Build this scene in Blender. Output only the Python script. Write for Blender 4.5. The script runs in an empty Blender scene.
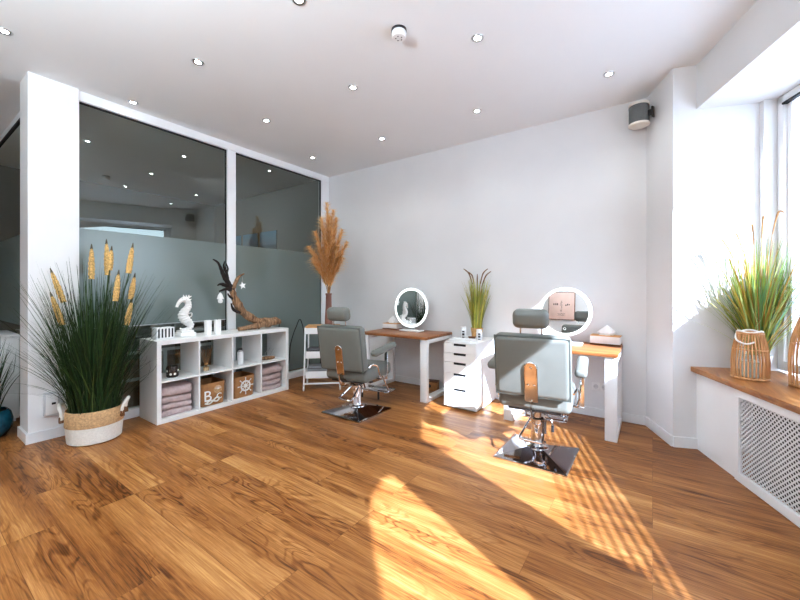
import bpy, bmesh, math, random
from mathutils import Vector, Matrix, Euler
random.seed(7)
PI = math.pi
C = bpy.context.scene.collection
SC = bpy.context.scene

# ------------------------------------------------------------------ materials
def new_mat(name):
    m = bpy.data.materials.new(name); m.use_nodes = True
    nt = m.node_tree; nt.nodes.clear()
    out = nt.nodes.new('ShaderNodeOutputMaterial')
    return m, nt, out

def N(nt, kind, **kw):
    n = nt.nodes.new(kind)
    for k, v in kw.items():
        if k in n.inputs: n.inputs[k].default_value = v
        else: setattr(n, k, v)
    return n

def L(nt, a, ao, b, bi): nt.links.new(a.outputs[ao], b.inputs[bi])

def ramp(nt, stops):
    r = nt.nodes.new('ShaderNodeValToRGB'); e = r.color_ramp.elements
    while len(e) < len(stops): e.new(.5)
    for el, (p, c) in zip(e, stops): el.position = p; el.color = (*c, 1)
    return r

def plain(name, col, rough=.5, metal=0., var=.06, scale=6., bump=0., bscale=60., spec=.5, coat=0., sss=0.):
    """painted / plastic / metal surface with a faint procedural mottling"""
    m, nt, out = new_mat(name)
    p = N(nt, 'ShaderNodeBsdfPrincipled'); p.inputs['Roughness'].default_value = rough
    p.inputs['Metallic'].default_value = metal; p.inputs['Specular IOR Level'].default_value = spec
    p.inputs['Coat Weight'].default_value = coat
    tc = N(nt, 'ShaderNodeNewGeometry')
    no = N(nt, 'ShaderNodeTexNoise'); no.inputs['Scale'].default_value = scale; no.inputs['Detail'].default_value = 3
    L(nt, tc, 'Position', no, 'Vector')
    a = tuple(max(0, c*(1-var)) for c in col); b = tuple(min(1, c*(1+var)) for c in col)
    r = ramp(nt, [(.3, a), (.7, b)]); L(nt, no, 'Fac', r, 'Fac'); L(nt, r, 'Color', p, 'Base Color')
    if bump:
        n2 = N(nt, 'ShaderNodeTexNoise'); n2.inputs['Scale'].default_value = bscale; n2.inputs['Detail'].default_value = 4
        L(nt, tc, 'Position', n2, 'Vector')
        bp = N(nt, 'ShaderNodeBump'); bp.inputs['Strength'].default_value = bump; bp.inputs['Distance'].default_value = .004
        L(nt, n2, 'Fac', bp, 'Height'); L(nt, bp, 'Normal', p, 'Normal')
    L(nt, p, 'BSDF', out, 'Surface'); return m

def island(name, cols, rough=.5, transl=0.):
    """one colour per blade / strand, picked along a ramp"""
    m, nt, out = new_mat(name)
    g = N(nt, 'ShaderNodeNewGeometry')
    r = ramp(nt, [(i/(len(cols)-1), c) for i, c in enumerate(cols)])
    L(nt, g, 'Random Per Island', r, 'Fac')
    p = N(nt, 'ShaderNodeBsdfPrincipled'); p.inputs['Roughness'].default_value = rough
    L(nt, r, 'Color', p, 'Base Color')
    if transl:
        t = N(nt, 'ShaderNodeBsdfTranslucent'); L(nt, r, 'Color', t, 'Color')
        mx = N(nt, 'ShaderNodeMixShader'); mx.inputs[0].default_value = transl
        nt.links.new(p.outputs[0], mx.inputs[1]); nt.links.new(t.outputs[0], mx.inputs[2])
        nt.links.new(mx.outputs[0], out.inputs[0])
    else: L(nt, p, 'BSDF', out, 'Surface')
    return m

def wood(name, c1, c2, along='X', rough=.4, sc=1.):
    m, nt, out = new_mat(name)
    g = N(nt, 'ShaderNodeNewGeometry'); mp = N(nt, 'ShaderNodeMapping')
    s = {'X': (1.2, 14, 14), 'Y': (14, 1.2, 14), 'Z': (14, 14, 1.2)}[along]
    mp.inputs['Scale'].default_value = tuple(v*sc for v in s)
    L(nt, g, 'Position', mp, 'Vector')
    no = N(nt, 'ShaderNodeTexNoise'); no.inputs['Scale'].default_value = 1.6; no.inputs['Detail'].default_value = 6; no.inputs['Distortion'].default_value = .6
    L(nt, mp, 'Vector', no, 'Vector')
    r = ramp(nt, [(.32, c1), (.66, c2)]); L(nt, no, 'Fac', r, 'Fac')
    p = N(nt, 'ShaderNodeBsdfPrincipled'); p.inputs['Roughness'].default_value = rough
    L(nt, r, 'Color', p, 'Base Color'); L(nt, p, 'BSDF', out, 'Surface'); return m

def floor_mat():
    m, nt, out = new_mat('oak_planks')
    g = N(nt, 'ShaderNodeNewGeometry')
    br = N(nt, 'ShaderNodeTexBrick'); br.offset = .37; br.offset_frequency = 3; br.squash = 1
    br.inputs['Color1'].default_value = (0, 0, 0, 1); br.inputs['Color2'].default_value = (1, 1, 1, 1); br.inputs['Mortar'].default_value = (.5, .5, .5, 1)
    br.inputs['Scale'].default_value = 1; br.inputs['Mortar Size'].default_value = .0012; br.inputs['Mortar Smooth'].default_value = .1
    br.inputs['Brick Width'].default_value = 1.3; br.inputs['Row Height'].default_value = .178
    L(nt, g, 'Position', br, 'Vector')
    # offset every plank into its own piece of timber
    sp = N(nt, 'ShaderNodeSeparateXYZ'); L(nt, g, 'Position', sp, 'Vector')
    row = N(nt, 'ShaderNodeMath', operation='DIVIDE'); row.inputs[1].default_value = .178; L(nt, sp, 'Y', row, 0)
    fl = N(nt, 'ShaderNodeMath', operation='FLOOR'); L(nt, row, 0, fl, 0)
    rs = N(nt, 'ShaderNodeMath', operation='MULTIPLY'); rs.inputs[1].default_value = 7.31; L(nt, fl, 0, rs, 0)
    ts = N(nt, 'ShaderNodeMath', operation='MULTIPLY'); ts.inputs[1].default_value = 13.7; L(nt, br, 'Color', ts, 0)
    ad = N(nt, 'ShaderNodeMath', operation='ADD'); L(nt, rs, 0, ad, 0); L(nt, ts, 0, ad, 1)
    cb = N(nt, 'ShaderNodeCombineXYZ'); L(nt, ad, 0, cb, 'X'); L(nt, ad, 0, cb, 'Z')
    va = N(nt, 'ShaderNodeVectorMath', operation='ADD'); L(nt, g, 'Position', va, 0); L(nt, cb, 0, va, 1)
    # cathedral grain
    mp = N(nt, 'ShaderNodeMapping'); mp.inputs['Scale'].default_value = (1.0, 5.6, 1); L(nt, va, 0, mp, 'Vector')
    n1 = N(nt, 'ShaderNodeTexNoise'); n1.inputs['Scale'].default_value = 1.5; n1.inputs['Detail'].default_value = 1.5; n1.inputs['Distortion'].default_value = .9
    L(nt, mp, 0, n1, 'Vector')
    k = N(nt, 'ShaderNodeMath', operation='MULTIPLY'); k.inputs[1].default_value = 66; L(nt, n1, 'Fac', k, 0)
    sn = N(nt, 'ShaderNodeMath', operation='SINE'); L(nt, k, 0, sn, 0)
    s01 = N(nt, 'ShaderNodeMapRange'); s01.inputs['From Min'].default_value = -1; s01.inputs['From Max'].default_value = -.1; L(nt, sn, 0, s01, 'Value')
    # fine streaks
    mp2 = N(nt, 'ShaderNodeMapping'); mp2.inputs['Scale'].default_value = (1.6, 60, 1); L(nt, va, 0, mp2, 'Vector')
    n2 = N(nt, 'ShaderNodeTexNoise'); n2.inputs['Scale'].default_value = 2.2; n2.inputs['Detail'].default_value = 8; n2.inputs['Roughness'].default_value = .7
    L(nt, mp2, 0, n2, 'Vector')
    mp3 = N(nt, 'ShaderNodeMapping'); mp3.inputs['Scale'].default_value = (.45, 4.5, 1); L(nt, va, 0, mp3, 'Vector')
    n3 = N(nt, 'ShaderNodeTexNoise'); n3.inputs['Scale'].default_value = 2; n3.inputs['Detail'].default_value = 4; n3.inputs['Distortion'].default_value = .5; L(nt, mp3, 0, n3, 'Vector')
    # the figured grain shows only in patches
    mp4 = N(nt, 'ShaderNodeMapping'); mp4.inputs['Scale'].default_value = (.9, 4, 1); mp4.inputs['Location'].default_value = (31, 17, 3); L(nt, va, 0, mp4, 'Vector')
    n4 = N(nt, 'ShaderNodeTexNoise'); n4.inputs['Scale'].default_value = 1.1; n4.inputs['Detail'].default_value = 1; L(nt, mp4, 0, n4, 'Vector')
    mk = N(nt, 'ShaderNodeMapRange'); mk.inputs['From Min'].default_value = .44; mk.inputs['From Max'].default_value = .62; L(nt, n4, 'Fac', mk, 'Value')
    inv = N(nt, 'ShaderNodeMath', operation='SUBTRACT'); inv.inputs[0].default_value = 1; L(nt, s01, 0, inv, 1)
    im = N(nt, 'ShaderNodeMath', operation='MULTIPLY'); L(nt, inv, 0, im, 0); L(nt, mk, 0, im, 1)
    cg = N(nt, 'ShaderNodeMath', operation='SUBTRACT'); cg.inputs[0].default_value = 1; L(nt, im, 0, cg, 1)
    def mad(a, ao, w):
        x = N(nt, 'ShaderNodeMath', operation='MULTIPLY'); x.inputs[1].default_value = w; L(nt, a, ao, x, 0); return x
    t1, t2, t3, t4 = mad(cg, 0, .13), mad(n2, 'Fac', .66), mad(n3, 'Fac', .60), mad(br, 'Color', .10)
    acc = t1
    for t in (t2, t3, t4):
        x = N(nt, 'ShaderNodeMath', operation='ADD'); L(nt, acc, 0, x, 0); L(nt, t, 0, x, 1); acc = x
    r = ramp(nt, [(.59, (.080, .026, .007)), (.72, (.215, .083, .020)), (.86, (.335, .150, .045)), (1.0, (.50, .27, .098))])
    L(nt, acc, 0, r, 'Fac')
    mx = N(nt, 'ShaderNodeMix', data_type='RGBA'); mx.blend_type = 'MULTIPLY'
    mf = mad(br, 'Fac', .45); L(nt, mf, 0, mx, 'Factor')
    nt.links.new(r.outputs[0], mx.inputs[6]); mx.inputs[7].default_value = (.2, .12, .06, 1)
    p = N(nt, 'ShaderNodeBsdfPrincipled'); p.inputs['Roughness'].default_value = .36; p.inputs['Specular IOR Level'].default_value = .33
    nt.links.new(mx.outputs[2], p.inputs['Base Color'])
    rr = N(nt, 'ShaderNodeMapRange'); rr.inputs['To Min'].default_value = .30; rr.inputs['To Max'].default_value = .46; L(nt, n2, 'Fac', rr, 'Value'); L(nt, rr, 0, p, 'Roughness')
    bp = N(nt, 'ShaderNodeBump'); bp.inputs['Strength'].default_value = .12; bp.inputs['Distance'].default_value = .002
    L(nt, n2, 'Fac', bp, 'Height'); L(nt, bp, 0, p, 'Normal')
    L(nt, p, 'BSDF', out, 'Surface'); return m

def glass_mat(name, tint, refl, rough=0., fres=1., gcol=(1, 1, 1)):
    """thin pane: see-through plus mirror reflection"""
    m, nt, out = new_mat(name)
    tr = N(nt, 'ShaderNodeBsdfTransparent'); tr.inputs[0].default_value = (*tint, 1)
    gl = N(nt, 'ShaderNodeBsdfGlossy'); gl.inputs['Roughness'].default_value = rough; gl.inputs[0].default_value = (*gcol, 1)
    no = N(nt, 'ShaderNodeTexNoise'); no.inputs['Scale'].default_value = 1.5
    mr = N(nt, 'ShaderNodeMapRange'); mr.inputs['To Min'].default_value = refl*.95; mr.inputs['To Max'].default_value = refl*1.05; L(nt, no, 'Fac', mr, 'Value')
    lw = N(nt, 'ShaderNodeLayerWeight'); lw.inputs['Blend'].default_value = .5
    fr = N(nt, 'ShaderNodeMath', operation='POWER'); fr.inputs[1].default_value = 4; L(nt, lw, 'Facing', fr, 0)
    k = N(nt, 'ShaderNodeMath', operation='MULTIPLY'); k.inputs[1].default_value = fres; L(nt, fr, 0, k, 0)
    ad = N(nt, 'ShaderNodeMath', operation='ADD', use_clamp=True); L(nt, k, 0, ad, 0); L(nt, mr, 0, ad, 1)
    mx = N(nt, 'ShaderNodeMixShader'); L(nt, ad, 0, mx, 0)
    nt.links.new(tr.outputs[0], mx.inputs[1]); nt.links.new(gl.outputs[0], mx.inputs[2]); nt.links.new(mx.outputs[0], out.inputs[0]); return m

def frost_mat(name, col, tcol, tfac, gloss):
    """frosted film: diffuse + translucent with a soft sheen"""
    m, nt, out = new_mat(name)
    no = N(nt, 'ShaderNodeTexNoise'); no.inputs['Scale'].default_value = .9
    r = ramp(nt, [(.3, tuple(c*.93 for c in col)), (.7, tuple(min(1, c*1.07) for c in col))]); L(nt, no, 'Fac', r, 'Fac')
    d = N(nt, 'ShaderNodeBsdfDiffuse'); L(nt, r, 'Color', d, 'Color')
    t = N(nt, 'ShaderNodeBsdfTranslucent'); t.inputs[0].default_value = (*tcol, 1)
    mx = N(nt, 'ShaderNodeMixShader'); mx.inputs[0].default_value = tfac
    nt.links.new(d.outputs[0], mx.inputs[1]); nt.links.new(t.outputs[0], mx.inputs[2])
    g = N(nt, 'ShaderNodeBsdfGlossy'); g.inputs['Roughness'].default_value = .22
    m2 = N(nt, 'ShaderNodeMixShader'); m2.inputs[0].default_value = gloss
    nt.links.new(mx.outputs[0], m2.inputs[1]); nt.links.new(g.outputs[0], m2.inputs[2]); nt.links.new(m2.outputs[0], out.inputs[0]); return m

def emit(name, col, s):
    m, nt, out = new_mat(name)
    no = N(nt, 'ShaderNodeTexNoise'); no.inputs['Scale'].default_value = 3
    mr = N(nt, 'ShaderNodeMapRange'); mr.inputs['To Min'].default_value = s*.97; mr.inputs['To Max'].default_value = s*1.03; L(nt, no, 'Fac', mr, 'Value')
    e = N(nt, 'ShaderNodeEmission'); e.inputs[0].default_value = (*col, 1); L(nt, mr, 0, e, 'Strength'); L(nt, e, 0, out, 0); return m

M = dict(
    floor=floor_mat(),
    ceil=plain('ceiling_paint', (.79, .80, .81), .9, var=.015, scale=1.2),
    wall=plain('wall_paint', (.74, .74, .745), .85, var=.02, scale=2, bump=.05, bscale=120),
    white=plain('white_gloss_paint', (.86, .865, .87), .35, var=.01),
    trim=plain('trim_paint', (.80, .81, .82), .45, var=.01),
    lacq=plain('white_furniture_foil', (.86, .86, .85), .38, var=.012),
    gasket=plain('black_rubber', (.012, .012, .014), .6),
    chrome=plain('chrome', (.80, .80, .82), .07, 1., var=.02),
    steel=plain('dark_steel', (.12, .12, .13), .3, 1., var=.05),
    black=plain('black_plastic', (.015, .015, .017), .4),
    leather=plain('grey_green_leather', (.158, .163, .147), .42, var=.04, bump=.12, bscale=320),
    piping=plain('dark_seam_leather', (.09, .10, .09), .45),
    chromed=plain('chrome_dark_reflection', (.50, .50, .52), .07, 1., var=.03),  # chrome darkened in its colour to imitate dark reflections
    strap=plain('chrome_warm_reflection', (.60, .53, .46), .10, 1., var=.06),  # chrome with the floor's warm reflection put into its colour
    desk=wood('walnut_desktop', (.17, .055, .015), (.36, .15, .048), 'X', .38),
    sill=wood('oak_sill', (.25, .095, .022), (.46, .21, .06), 'Y', .38),
    bamboo=wood('bamboo_cane', (.42, .20, .07), (.68, .40, .19), 'Z', .45, 2.),
    woodlid=wood('light_wood', (.48, .25, .09), (.62, .36, .15), 'X', .5),
    drift=wood('driftwood', (.10, .055, .03), (.40, .24, .13), 'Z', .8, 2.4),
    driftd=plain('dark_branch_wood', (.02, .013, .011), .8, var=.3, scale=40),
    seah=plain('white_plaster', (.88, .87, .85), .6, var=.03, bump=.1, bscale=200),
    candle=plain('white_wax', (.88, .88, .86), .45, var=.02),
    towel=plain('mauve_terry', (.56, .455, .445), .95, var=.10, scale=30, bump=.9, bscale=420),
    kraft=plain('kraft_fabric', (.36, .185, .075), .8, var=.12, scale=25, bump=.3, bscale=260),
    jute=plain('woven_jute', (.52, .34, .18), .9, var=.25, scale=70, bump=.8, bscale=180),
    rope=plain('white_cotton_rope', (.80, .77, .71), .9, var=.06, scale=60, bump=.8, bscale=150),
    leath2=plain('brown_leather_tab', (.16, .075, .03), .6),
    soil=plain('dark_soil', (.03, .022, .015), .95, var=.4, scale=60),
    cattail=plain('cattail_cream', (.66, .44, .17), .9, var=.45, scale=110, bump=1., bscale=300),
    catdark=plain('cattail_tip', (.10, .085, .05), .9, var=.3, scale=60),
    grass=island('dark_green_grass', [(.009, .022, .008), (.020, .048, .013), (.045, .088, .025), (.012, .030, .010), (.10, .15, .045)], .55, .12),
    grassy=island('yellow_green_grass', [(.14, .22, .05), (.48, .46, .08), (.24, .34, .11), (.66, .58, .12), (.30, .22, .06), (.42, .50, .20)], .55, .25),
    grassm=island('mixed_grass', [(.10, .22, .05), (.42, .44, .06), (.14, .32, .17), (.58, .47, .09), (.36, .16, .04), (.28, .36, .07)], .55, .2),
    pampas=island('pampas_fluff', [(.80, .50, .20), (.95, .72, .40), (.86, .60, .28), (.97, .82, .55), (.62, .33, .11)], .8, .35),
    stem=plain('dry_stem', (.35, .20, .08), .8, var=.2, scale=30),
    vase=plain('brown_ceramic', (.20, .10, .075), .4, var=.1),
    teal=plain('teal_glaze', (.015, .075, .11), .15, var=.25, scale=25, bump=.4, bscale=55),
    pottan=plain('tan_pot', (.50, .29, .12), .7, var=.12, scale=30),
    potwhite=plain('white_pot', (.84, .83, .80), .5),
    mirror=plain('mirror_silver', (.93, .94, .94), .01, 1., var=.002),
    ring=emit('led_ring', (1, .97, .93), 2.2),
    lens=emit('downlight_lens', (1, .95, .88), 60),
    alu=plain('brushed_aluminium', (.62, .62, .63), .3, 1., var=.04),
    speaker=plain('grey_speaker_cloth', (.16, .17, .17), .8, var=.12, scale=150, bump=.5, bscale=500),
    cream=plain('cream_plastic', (.80, .75, .68), .45),
    plastic=plain('white_plastic', (.80, .80, .80), .4),
    plasticg=plain('pale_grey_plastic', (.60, .61, .63), .4),
    tissue=plain('soft_tissue', (.88, .88, .89), .95, var=.03),
    tbox=plain('tissue_box_white', (.80, .76, .74), .6),
    brown=plain('dark_brown_wood', (.14, .06, .025), .5, var=.2, scale=30),
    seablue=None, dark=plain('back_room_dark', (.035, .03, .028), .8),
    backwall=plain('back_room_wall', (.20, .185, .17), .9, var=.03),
    amber=plain('dark_patterned_jar', (.045, .03, .022), .25, var=.8, scale=90),
    liquid=plain('diffuser_amber', (.55, .36, .2), .2), reed=plain('reed', (.3, .16, .07), .8),
    pink=plain('pale_pink_canvas', (.72, .53, .46), .8, var=.05),
    ink=plain('dark_ink', (.06, .05, .05), .8),
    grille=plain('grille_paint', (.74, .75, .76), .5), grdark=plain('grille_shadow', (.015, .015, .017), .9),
    wglass=glass_mat('window_glass', (.97, .98, .99), .02, fres=.7),
    pglass=glass_mat('partition_glass', (.62, .66, .63), .185, fres=.95, gcol=(.93, 1, .95)),
    sglass=glass_mat('clear_glass', (.92, .95, .94), .05),
    frost=frost_mat('frosted_film', (.23, .275, .255), (.5, .55, .52), .3, .10),
    wfilm=frost_mat('white_window_film', (.9, .9, .9), (.92, .94, .97), .62, .03),
    render=plain('pale_facade', (.66, .64, .61), .9, var=.08, scale=2), brick=plain('facade_brown', (.40, .31, .25), .9, var=.2, scale=9),
    street=plain('street_asphalt', (.42, .42, .43), .9, var=.08), bark=plain('tree_bark', (.035, .03, .027), .9, var=.3, scale=20),
    bluewin=plain('facade_glass', (.10, .14, .19), .1),
)
def sea_mat():
    m, nt, out = new_mat('seascape_print')
    tc = N(nt, 'ShaderNodeNewGeometry'); sp = N(nt, 'ShaderNodeSeparateXYZ'); L(nt, tc, 'Position', sp, 0)
    mr = N(nt, 'ShaderNodeMapRange'); mr.inputs['From Min'].default_value = 1.85; mr.inputs['From Max'].default_value = 2.3; L(nt, sp, 'Z', mr, 'Value')
    r = ramp(nt, [(0, (.02, .055, .09)), (.42, (.03, .10, .17)), (.5, (.14, .26, .36)), (1, (.09, .27, .44))]); L(nt, mr, 0, r, 'Fac')
    p = N(nt, 'ShaderNodeBsdfPrincipled'); L(nt, r, 'Color', p, 'Base Color'); p.inputs['Emission Strength'].default_value = 0
    L(nt, p, 0, out, 0); return m
M['seablue'] = sea_mat()

# ------------------------------------------------------------------ mesh helpers
class B:
    """collects shapes and links them as ONE mesh object"""
    def __init__(s): s.bm = bmesh.new()
    def add(s, bm, mat=None):
        if mat is not None: bmesh.ops.transform(bm, matrix=mat, verts=bm.verts)
        me = bpy.data.meshes.new('t'); bm.to_mesh(me); bm.free(); s.bm.from_mesh(me); bpy.data.meshes.remove(me); return s
    def box(s, c, d, r=0., seg=2, mat=None):
        bm = bmesh.new(); bmesh.ops.create_cube(bm, size=1)
        bmesh.ops.scale(bm, vec=d, verts=bm.verts)
        if r > 0: bmesh.ops.bevel(bm, geom=bm.edges[:], offset=min(r, min(d)*.49), segments=seg, profile=.5, affect='EDGES')
        bmesh.ops.translate(bm, vec=c, verts=bm.verts); return s.add(bm, mat)
    def b6(s, x0, x1, y0, y1, z0, z1, r=0., seg=1, mat=None):
        return s.box(((x0+x1)/2, (y0+y1)/2, (z0+z1)/2), (abs(x1-x0), abs(y1-y0), abs(z1-z0)), r, seg, mat)
    def lathe(s, prof, c=(0, 0, 0), n=32, mat=None, closed=False, sx=1., sy=1.):
        bm = bmesh.new(); rings = []
        for (r, z) in prof:
            if r < 1e-5: rings.append([bm.verts.new((c[0], c[1], c[2]+z))])
            else: rings.append([bm.verts.new((c[0]+sx*r*math.cos(2*PI*i/n), c[1]+sy*r*math.sin(2*PI*i/n), c[2]+z)) for i in range(n)])
        for a, b in zip(rings, rings[1:]):
            for i in range(n):
                j = (i+1) % n
                if len(a) == 1 and len(b) == 1: continue
                if len(a) == 1: bm.faces.new((a[0], b[j], b[i]))
                elif len(b) == 1: bm.faces.new((a[i], a[j], b[0]))
                else: bm.faces.new((a[i], a[j], b[j], b[i]))
        bmesh.ops.recalc_face_normals(bm, faces=bm.faces); return s.add(bm, mat)
    def cyl(s, p, q, r, n=20, r2=None): return s.tube([p, q], [r, r if r2 is None else r2], n, smooth=False)
    def tube(s, pts, rad, n=10, smooth=True, sub=6, closed=False, cap=True, flat=1.):
        pts = [Vector(p) for p in pts]
        if not isinstance(rad, (list, tuple)): rad = [rad]*len(pts)
        if smooth and len(pts) > 2: pts, rad = spline(pts, rad, sub, closed)
        bm = bmesh.new(); rings = []; m = len(pts)
        up = None
        for i, p in enumerate(pts):
            if closed: t = pts[(i+1) % m]-pts[i-1]
            else: t = pts[min(i+1, m-1)]-pts[max(i-1, 0)]
            t.normalize()
            if up is None:
                up = Vector((0, 0, 1)) if abs(t.z) < .9 else Vector((1, 0, 0))
            a = t.cross(up)
            if a.length < 1e-6: a = t.orthogonal()
            a.normalize(); b = a.cross(t).normalized(); up = b
            rings.append([bm.verts.new(p+a*(rad[i]*math.cos(2*PI*k/n))+b*(rad[i]*flat*math.sin(2*PI*k/n))) for k in range(n)])
        rr = rings+[rings[0]] if closed else rings
        for x, y in zip(rr, rr[1:]):
            for k in range(n): bm.faces.new((x[k], x[(k+1) % n], y[(k+1) % n], y[k]))
        if cap and not closed: bm.faces.new(rings[0][::-1]); bm.faces.new(rings[-1])
        bmesh.ops.recalc_face_normals(bm, faces=bm.faces); return s.add(bm)
    def prism(s, poly, z0, z1, mat=None):
        bm = bmesh.new(); a = [bm.verts.new((x, y, z0)) for x, y in poly]; b = [bm.verts.new((x, y, z1)) for x, y in poly]; n = len(poly)
        bm.faces.new(a[::-1]); bm.faces.new(b)
        for i in range(n): bm.faces.new((a[i], a[(i+1) % n], b[(i+1) % n], b[i]))
        bmesh.ops.recalc_face_normals(bm, faces=bm.faces); return s.add(bm, mat)
    def quadstrip(s, L_, R_):
        bm = s.bm; a = [bm.verts.new(p) for p in L_]; b = [bm.verts.new(p) for p in R_]
        for i in range(len(a)-1): bm.faces.new((a[i], b[i], b[i+1], a[i+1]))
        return s
    def shift(s, m): bmesh.ops.transform(s.bm, matrix=m, verts=s.bm.verts); return s
    def build(s, name, mat, parent=None, smooth=True, ang=.7):
        me = bpy.data.meshes.new(name); s.bm.to_mesh(me); s.bm.free()
        if smooth:
            for p in me.polygons: p.use_smooth = True
            me.set_sharp_from_angle(angle=ang)
        me.materials.append(mat)
        o = bpy.data.objects.new(name, me); C.objects.link(o)
        if parent is not None: o.parent = parent
        return o

def spline(pts, rad, sub, closed=False):
    P, R = [], []; n = len(pts); segs = n if closed else n-1
    for i in range(segs):
        if closed: p0, p1, p2, p3 = pts[i-1], pts[i], pts[(i+1) % n], pts[(i+2) % n]; r1, r2 = rad[i], rad[(i+1) % n]
        else: p0, p1, p2, p3 = pts[max(i-1, 0)], pts[i], pts[i+1], pts[min(i+2, n-1)]; r1, r2 = rad[i], rad[i+1]
        for k in range(sub):
            t = k/sub
            P.append(.5*((2*p1)+(p2-p0)*t+(2*p0-5*p1+4*p2-p3)*t*t+(3*p1-p0-3*p2+p3)*t**3)); R.append(r1+(r2-r1)*t)
    if not closed: P.append(pts[-1].copy()); R.append(rad[-1])
    return P, R

def thing(name, label, cat, loc=(0, 0, 0), rz=0., group=None):
    o = bpy.data.objects.new(name, None); C.objects.link(o); o.location = loc; o.rotation_euler = (0, 0, rz); o.empty_display_size = .1
    o['label'] = label; o['category'] = cat
    if group: o['group'] = group
    return o
def tag(o, label, cat, group=None):
    o['label'] = label; o['category'] = cat
    if group: o['group'] = group
    return o
def struct(o): o['kind'] = 'structure'; return o
def dup(root, loc, rz=None, label=None):
    r = root.copy(); C.objects.link(r); r.location = loc
    if rz is not None: r.rotation_euler = (root.rotation_euler[0], root.rotation_euler[1], rz)
    if label: r['label'] = label
    for ch in list(root.children):
        c = ch.copy(); C.objects.link(c); c.parent = r
        for g in list(ch.children):
            d = g.copy(); C.objects.link(d); d.parent = c
    return r
def textmesh(txt, size, depth):
    cu = bpy.data.curves.new('t', 'FONT'); cu.body = txt; cu.size = size; cu.extrude = depth; cu.align_x = 'CENTER'; cu.align_y = 'CENTER'
    o = bpy.data.objects.new('t', cu); C.objects.link(o)
    dg = bpy.context.evaluated_depsgraph_get(); me = bpy.data.meshes.new_from_object(o.evaluated_get(dg))
    bm = bmesh.new(); bm.from_mesh(me); bpy.data.objects.remove(o); bpy.data.curves.remove(cu); bpy.data.meshes.remove(me); return bm

# ------------------------------------------------------------------ the room (X along back wall, Y towards it)
H = 3.016; BW = 4.04; PX = -4.2
E = Vector((.668, 3.826, 0)); U = Vector((.368, -.930, 0)).normalized(); NV = Vector((-U.y, U.x, 0))
WM = Matrix(((U.x, NV.x, 0, E.x), (U.y, NV.y, 0, E.y), (0, 0, 1, 0), (0, 0, 0, 1)))   # window-wall frame: u along, n outward
def W(u, n): v = E+U*u+NV*n; return (v.x, v.y)
UE = 7.3
YB = -2.9; XL = -7.6
fp = [(XL, YB), W(UE+.3, .3), W(-.6, .3), (-.1, BW+.15), (XL, BW+.15)]
struct(B().prism([(XL, YB-.2), W(UE+.6, .14), W(-.3, .14), (.2, BW+.1), (XL, BW+.1)], -.12, 0).build('floor', M['floor']))
struct(B().prism([(XL, YB-.2), W(UE+.6, .35), W(-.4, .35), (.2, BW+.25), (XL, BW+.25)], H, H+.15).build('ceiling', M['ceil']))
CB = (-.046, BW)                        # corner back wall / slanting wall
CC = W(0, -.575); CD = W(0, -.414)
struct(B().prism([(PX-.02, BW), CB, CC, W(0, 0), W(0, .3), (.95, BW+.25), (PX-.02, BW+.25)], 0, H).build('wall_back', M['wall']))
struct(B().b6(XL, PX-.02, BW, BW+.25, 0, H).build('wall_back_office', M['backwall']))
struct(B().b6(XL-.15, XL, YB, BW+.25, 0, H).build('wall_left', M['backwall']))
struct(B().prism([(XL, YB-.15), W(UE+.7, -.2), W(UE+.7, .2), (XL, YB)][:0] or [(XL-.1, YB-.15), (4.2, YB-.15), (4.2, YB), (XL-.1, YB)], 0, H).build('wall_rear', M['wall']))
# window wall: header beam, parapet, piers
wb = B()
wb.b6(0, UE, -.414, .32, 2.67, H)
struct(wb.build('trim_beam', M['wall'], None)).matrix_world = WM
pw = B(); pw.b6(0, UE, .02, .32, 0, .62)
struct(pw.build('wall_right_parapet', M['wall'])).matrix_world = WM
pr = B(); pr.b6(3.16, 3.645, 0, .16, .62, 2.67)
struct(pr.build('wall_right_pier', M['wall'])).matrix_world = WM
pr = B(); pr.b6(6.45, UE+.6, -.414, .32, 0, H)
struct(pr.build('wall_right_end', M['wall'])).matrix_world = WM
pr = B(); pr.b6(0, .045, 0, .32, .62, 2.67)
struct(pr.build('wall_right_jamb', M['wall'])).matrix_world = WM
# baseboards
def skirt(name, p, q, th=.014, h=.083):
    p = Vector((*p, 0)); q = Vector((*q, 0)); t = (q-p).normalized(); n = Vector((t.y, -t.x, 0))
    a = [p, q, q+n*th, p+n*th]
    struct(B().prism([(v.x, v.y) for v in a], 0, h).build(name, M['trim']))
skirt('baseboard_back', (PX+.06, BW), CB)
skirt('baseboard_slant', CB, CC)
skirt('baseboard_reveal', CC, CD)
# panel under the sill + radiator cover
pn = B(); pn.b6(0, .478, -.414, -.39, .0, .60); pn.b6(.474, .480, -.4165, -.41, 0, .6)
struct(pn.build('trim_sill_panel', M['white'])).matrix_world = WM
rc = thing('radiator_cover', 'white radiator cover with diamond lattice grille under the oak window sill', 'radiator cover')
rc.matrix_world = WM
u0, u1, z0, z1 = .478, 2.55, .004, .60; gu0, gu1, gz0, gz1 = .515, 2.50, .062, .552; f0, f1 = -.432, -.408
fr = B(); fr.b6(u0, u1, f0, f1, z0, gz0, .002); fr.b6(u0, u1, f0, f1, gz1, z1, .002); fr.b6(u0, gu0, f0, f1, gz0, gz1, .002); fr.b6(gu1, u1, f0, f1, gz0, gz1, .002)
fr.build('frame', M['white'], rc)
B().b6(gu0-.02, gu1+.02, -.342, -.338, gz0-.04, gz1+.04).build('shade_backing', M['grdark'], rc)  # dark sheet stands for the shade behind the lattice
lat = B(); pitch = .0232; wd = .0049
def clipdiag(c, sgn):
    # line z = sgn*u + c inside the opening
    pts = []
    for u in (gu0, gu1):
        z = sgn*u+c
        if gz0 <= z <= gz1: pts.append((u, z))
    for z in (gz0, gz1):
        u = (z-c)/sgn
        if gu0 < u < gu1: pts.append((u, z))
    return pts if len(pts) == 2 else None
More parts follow.
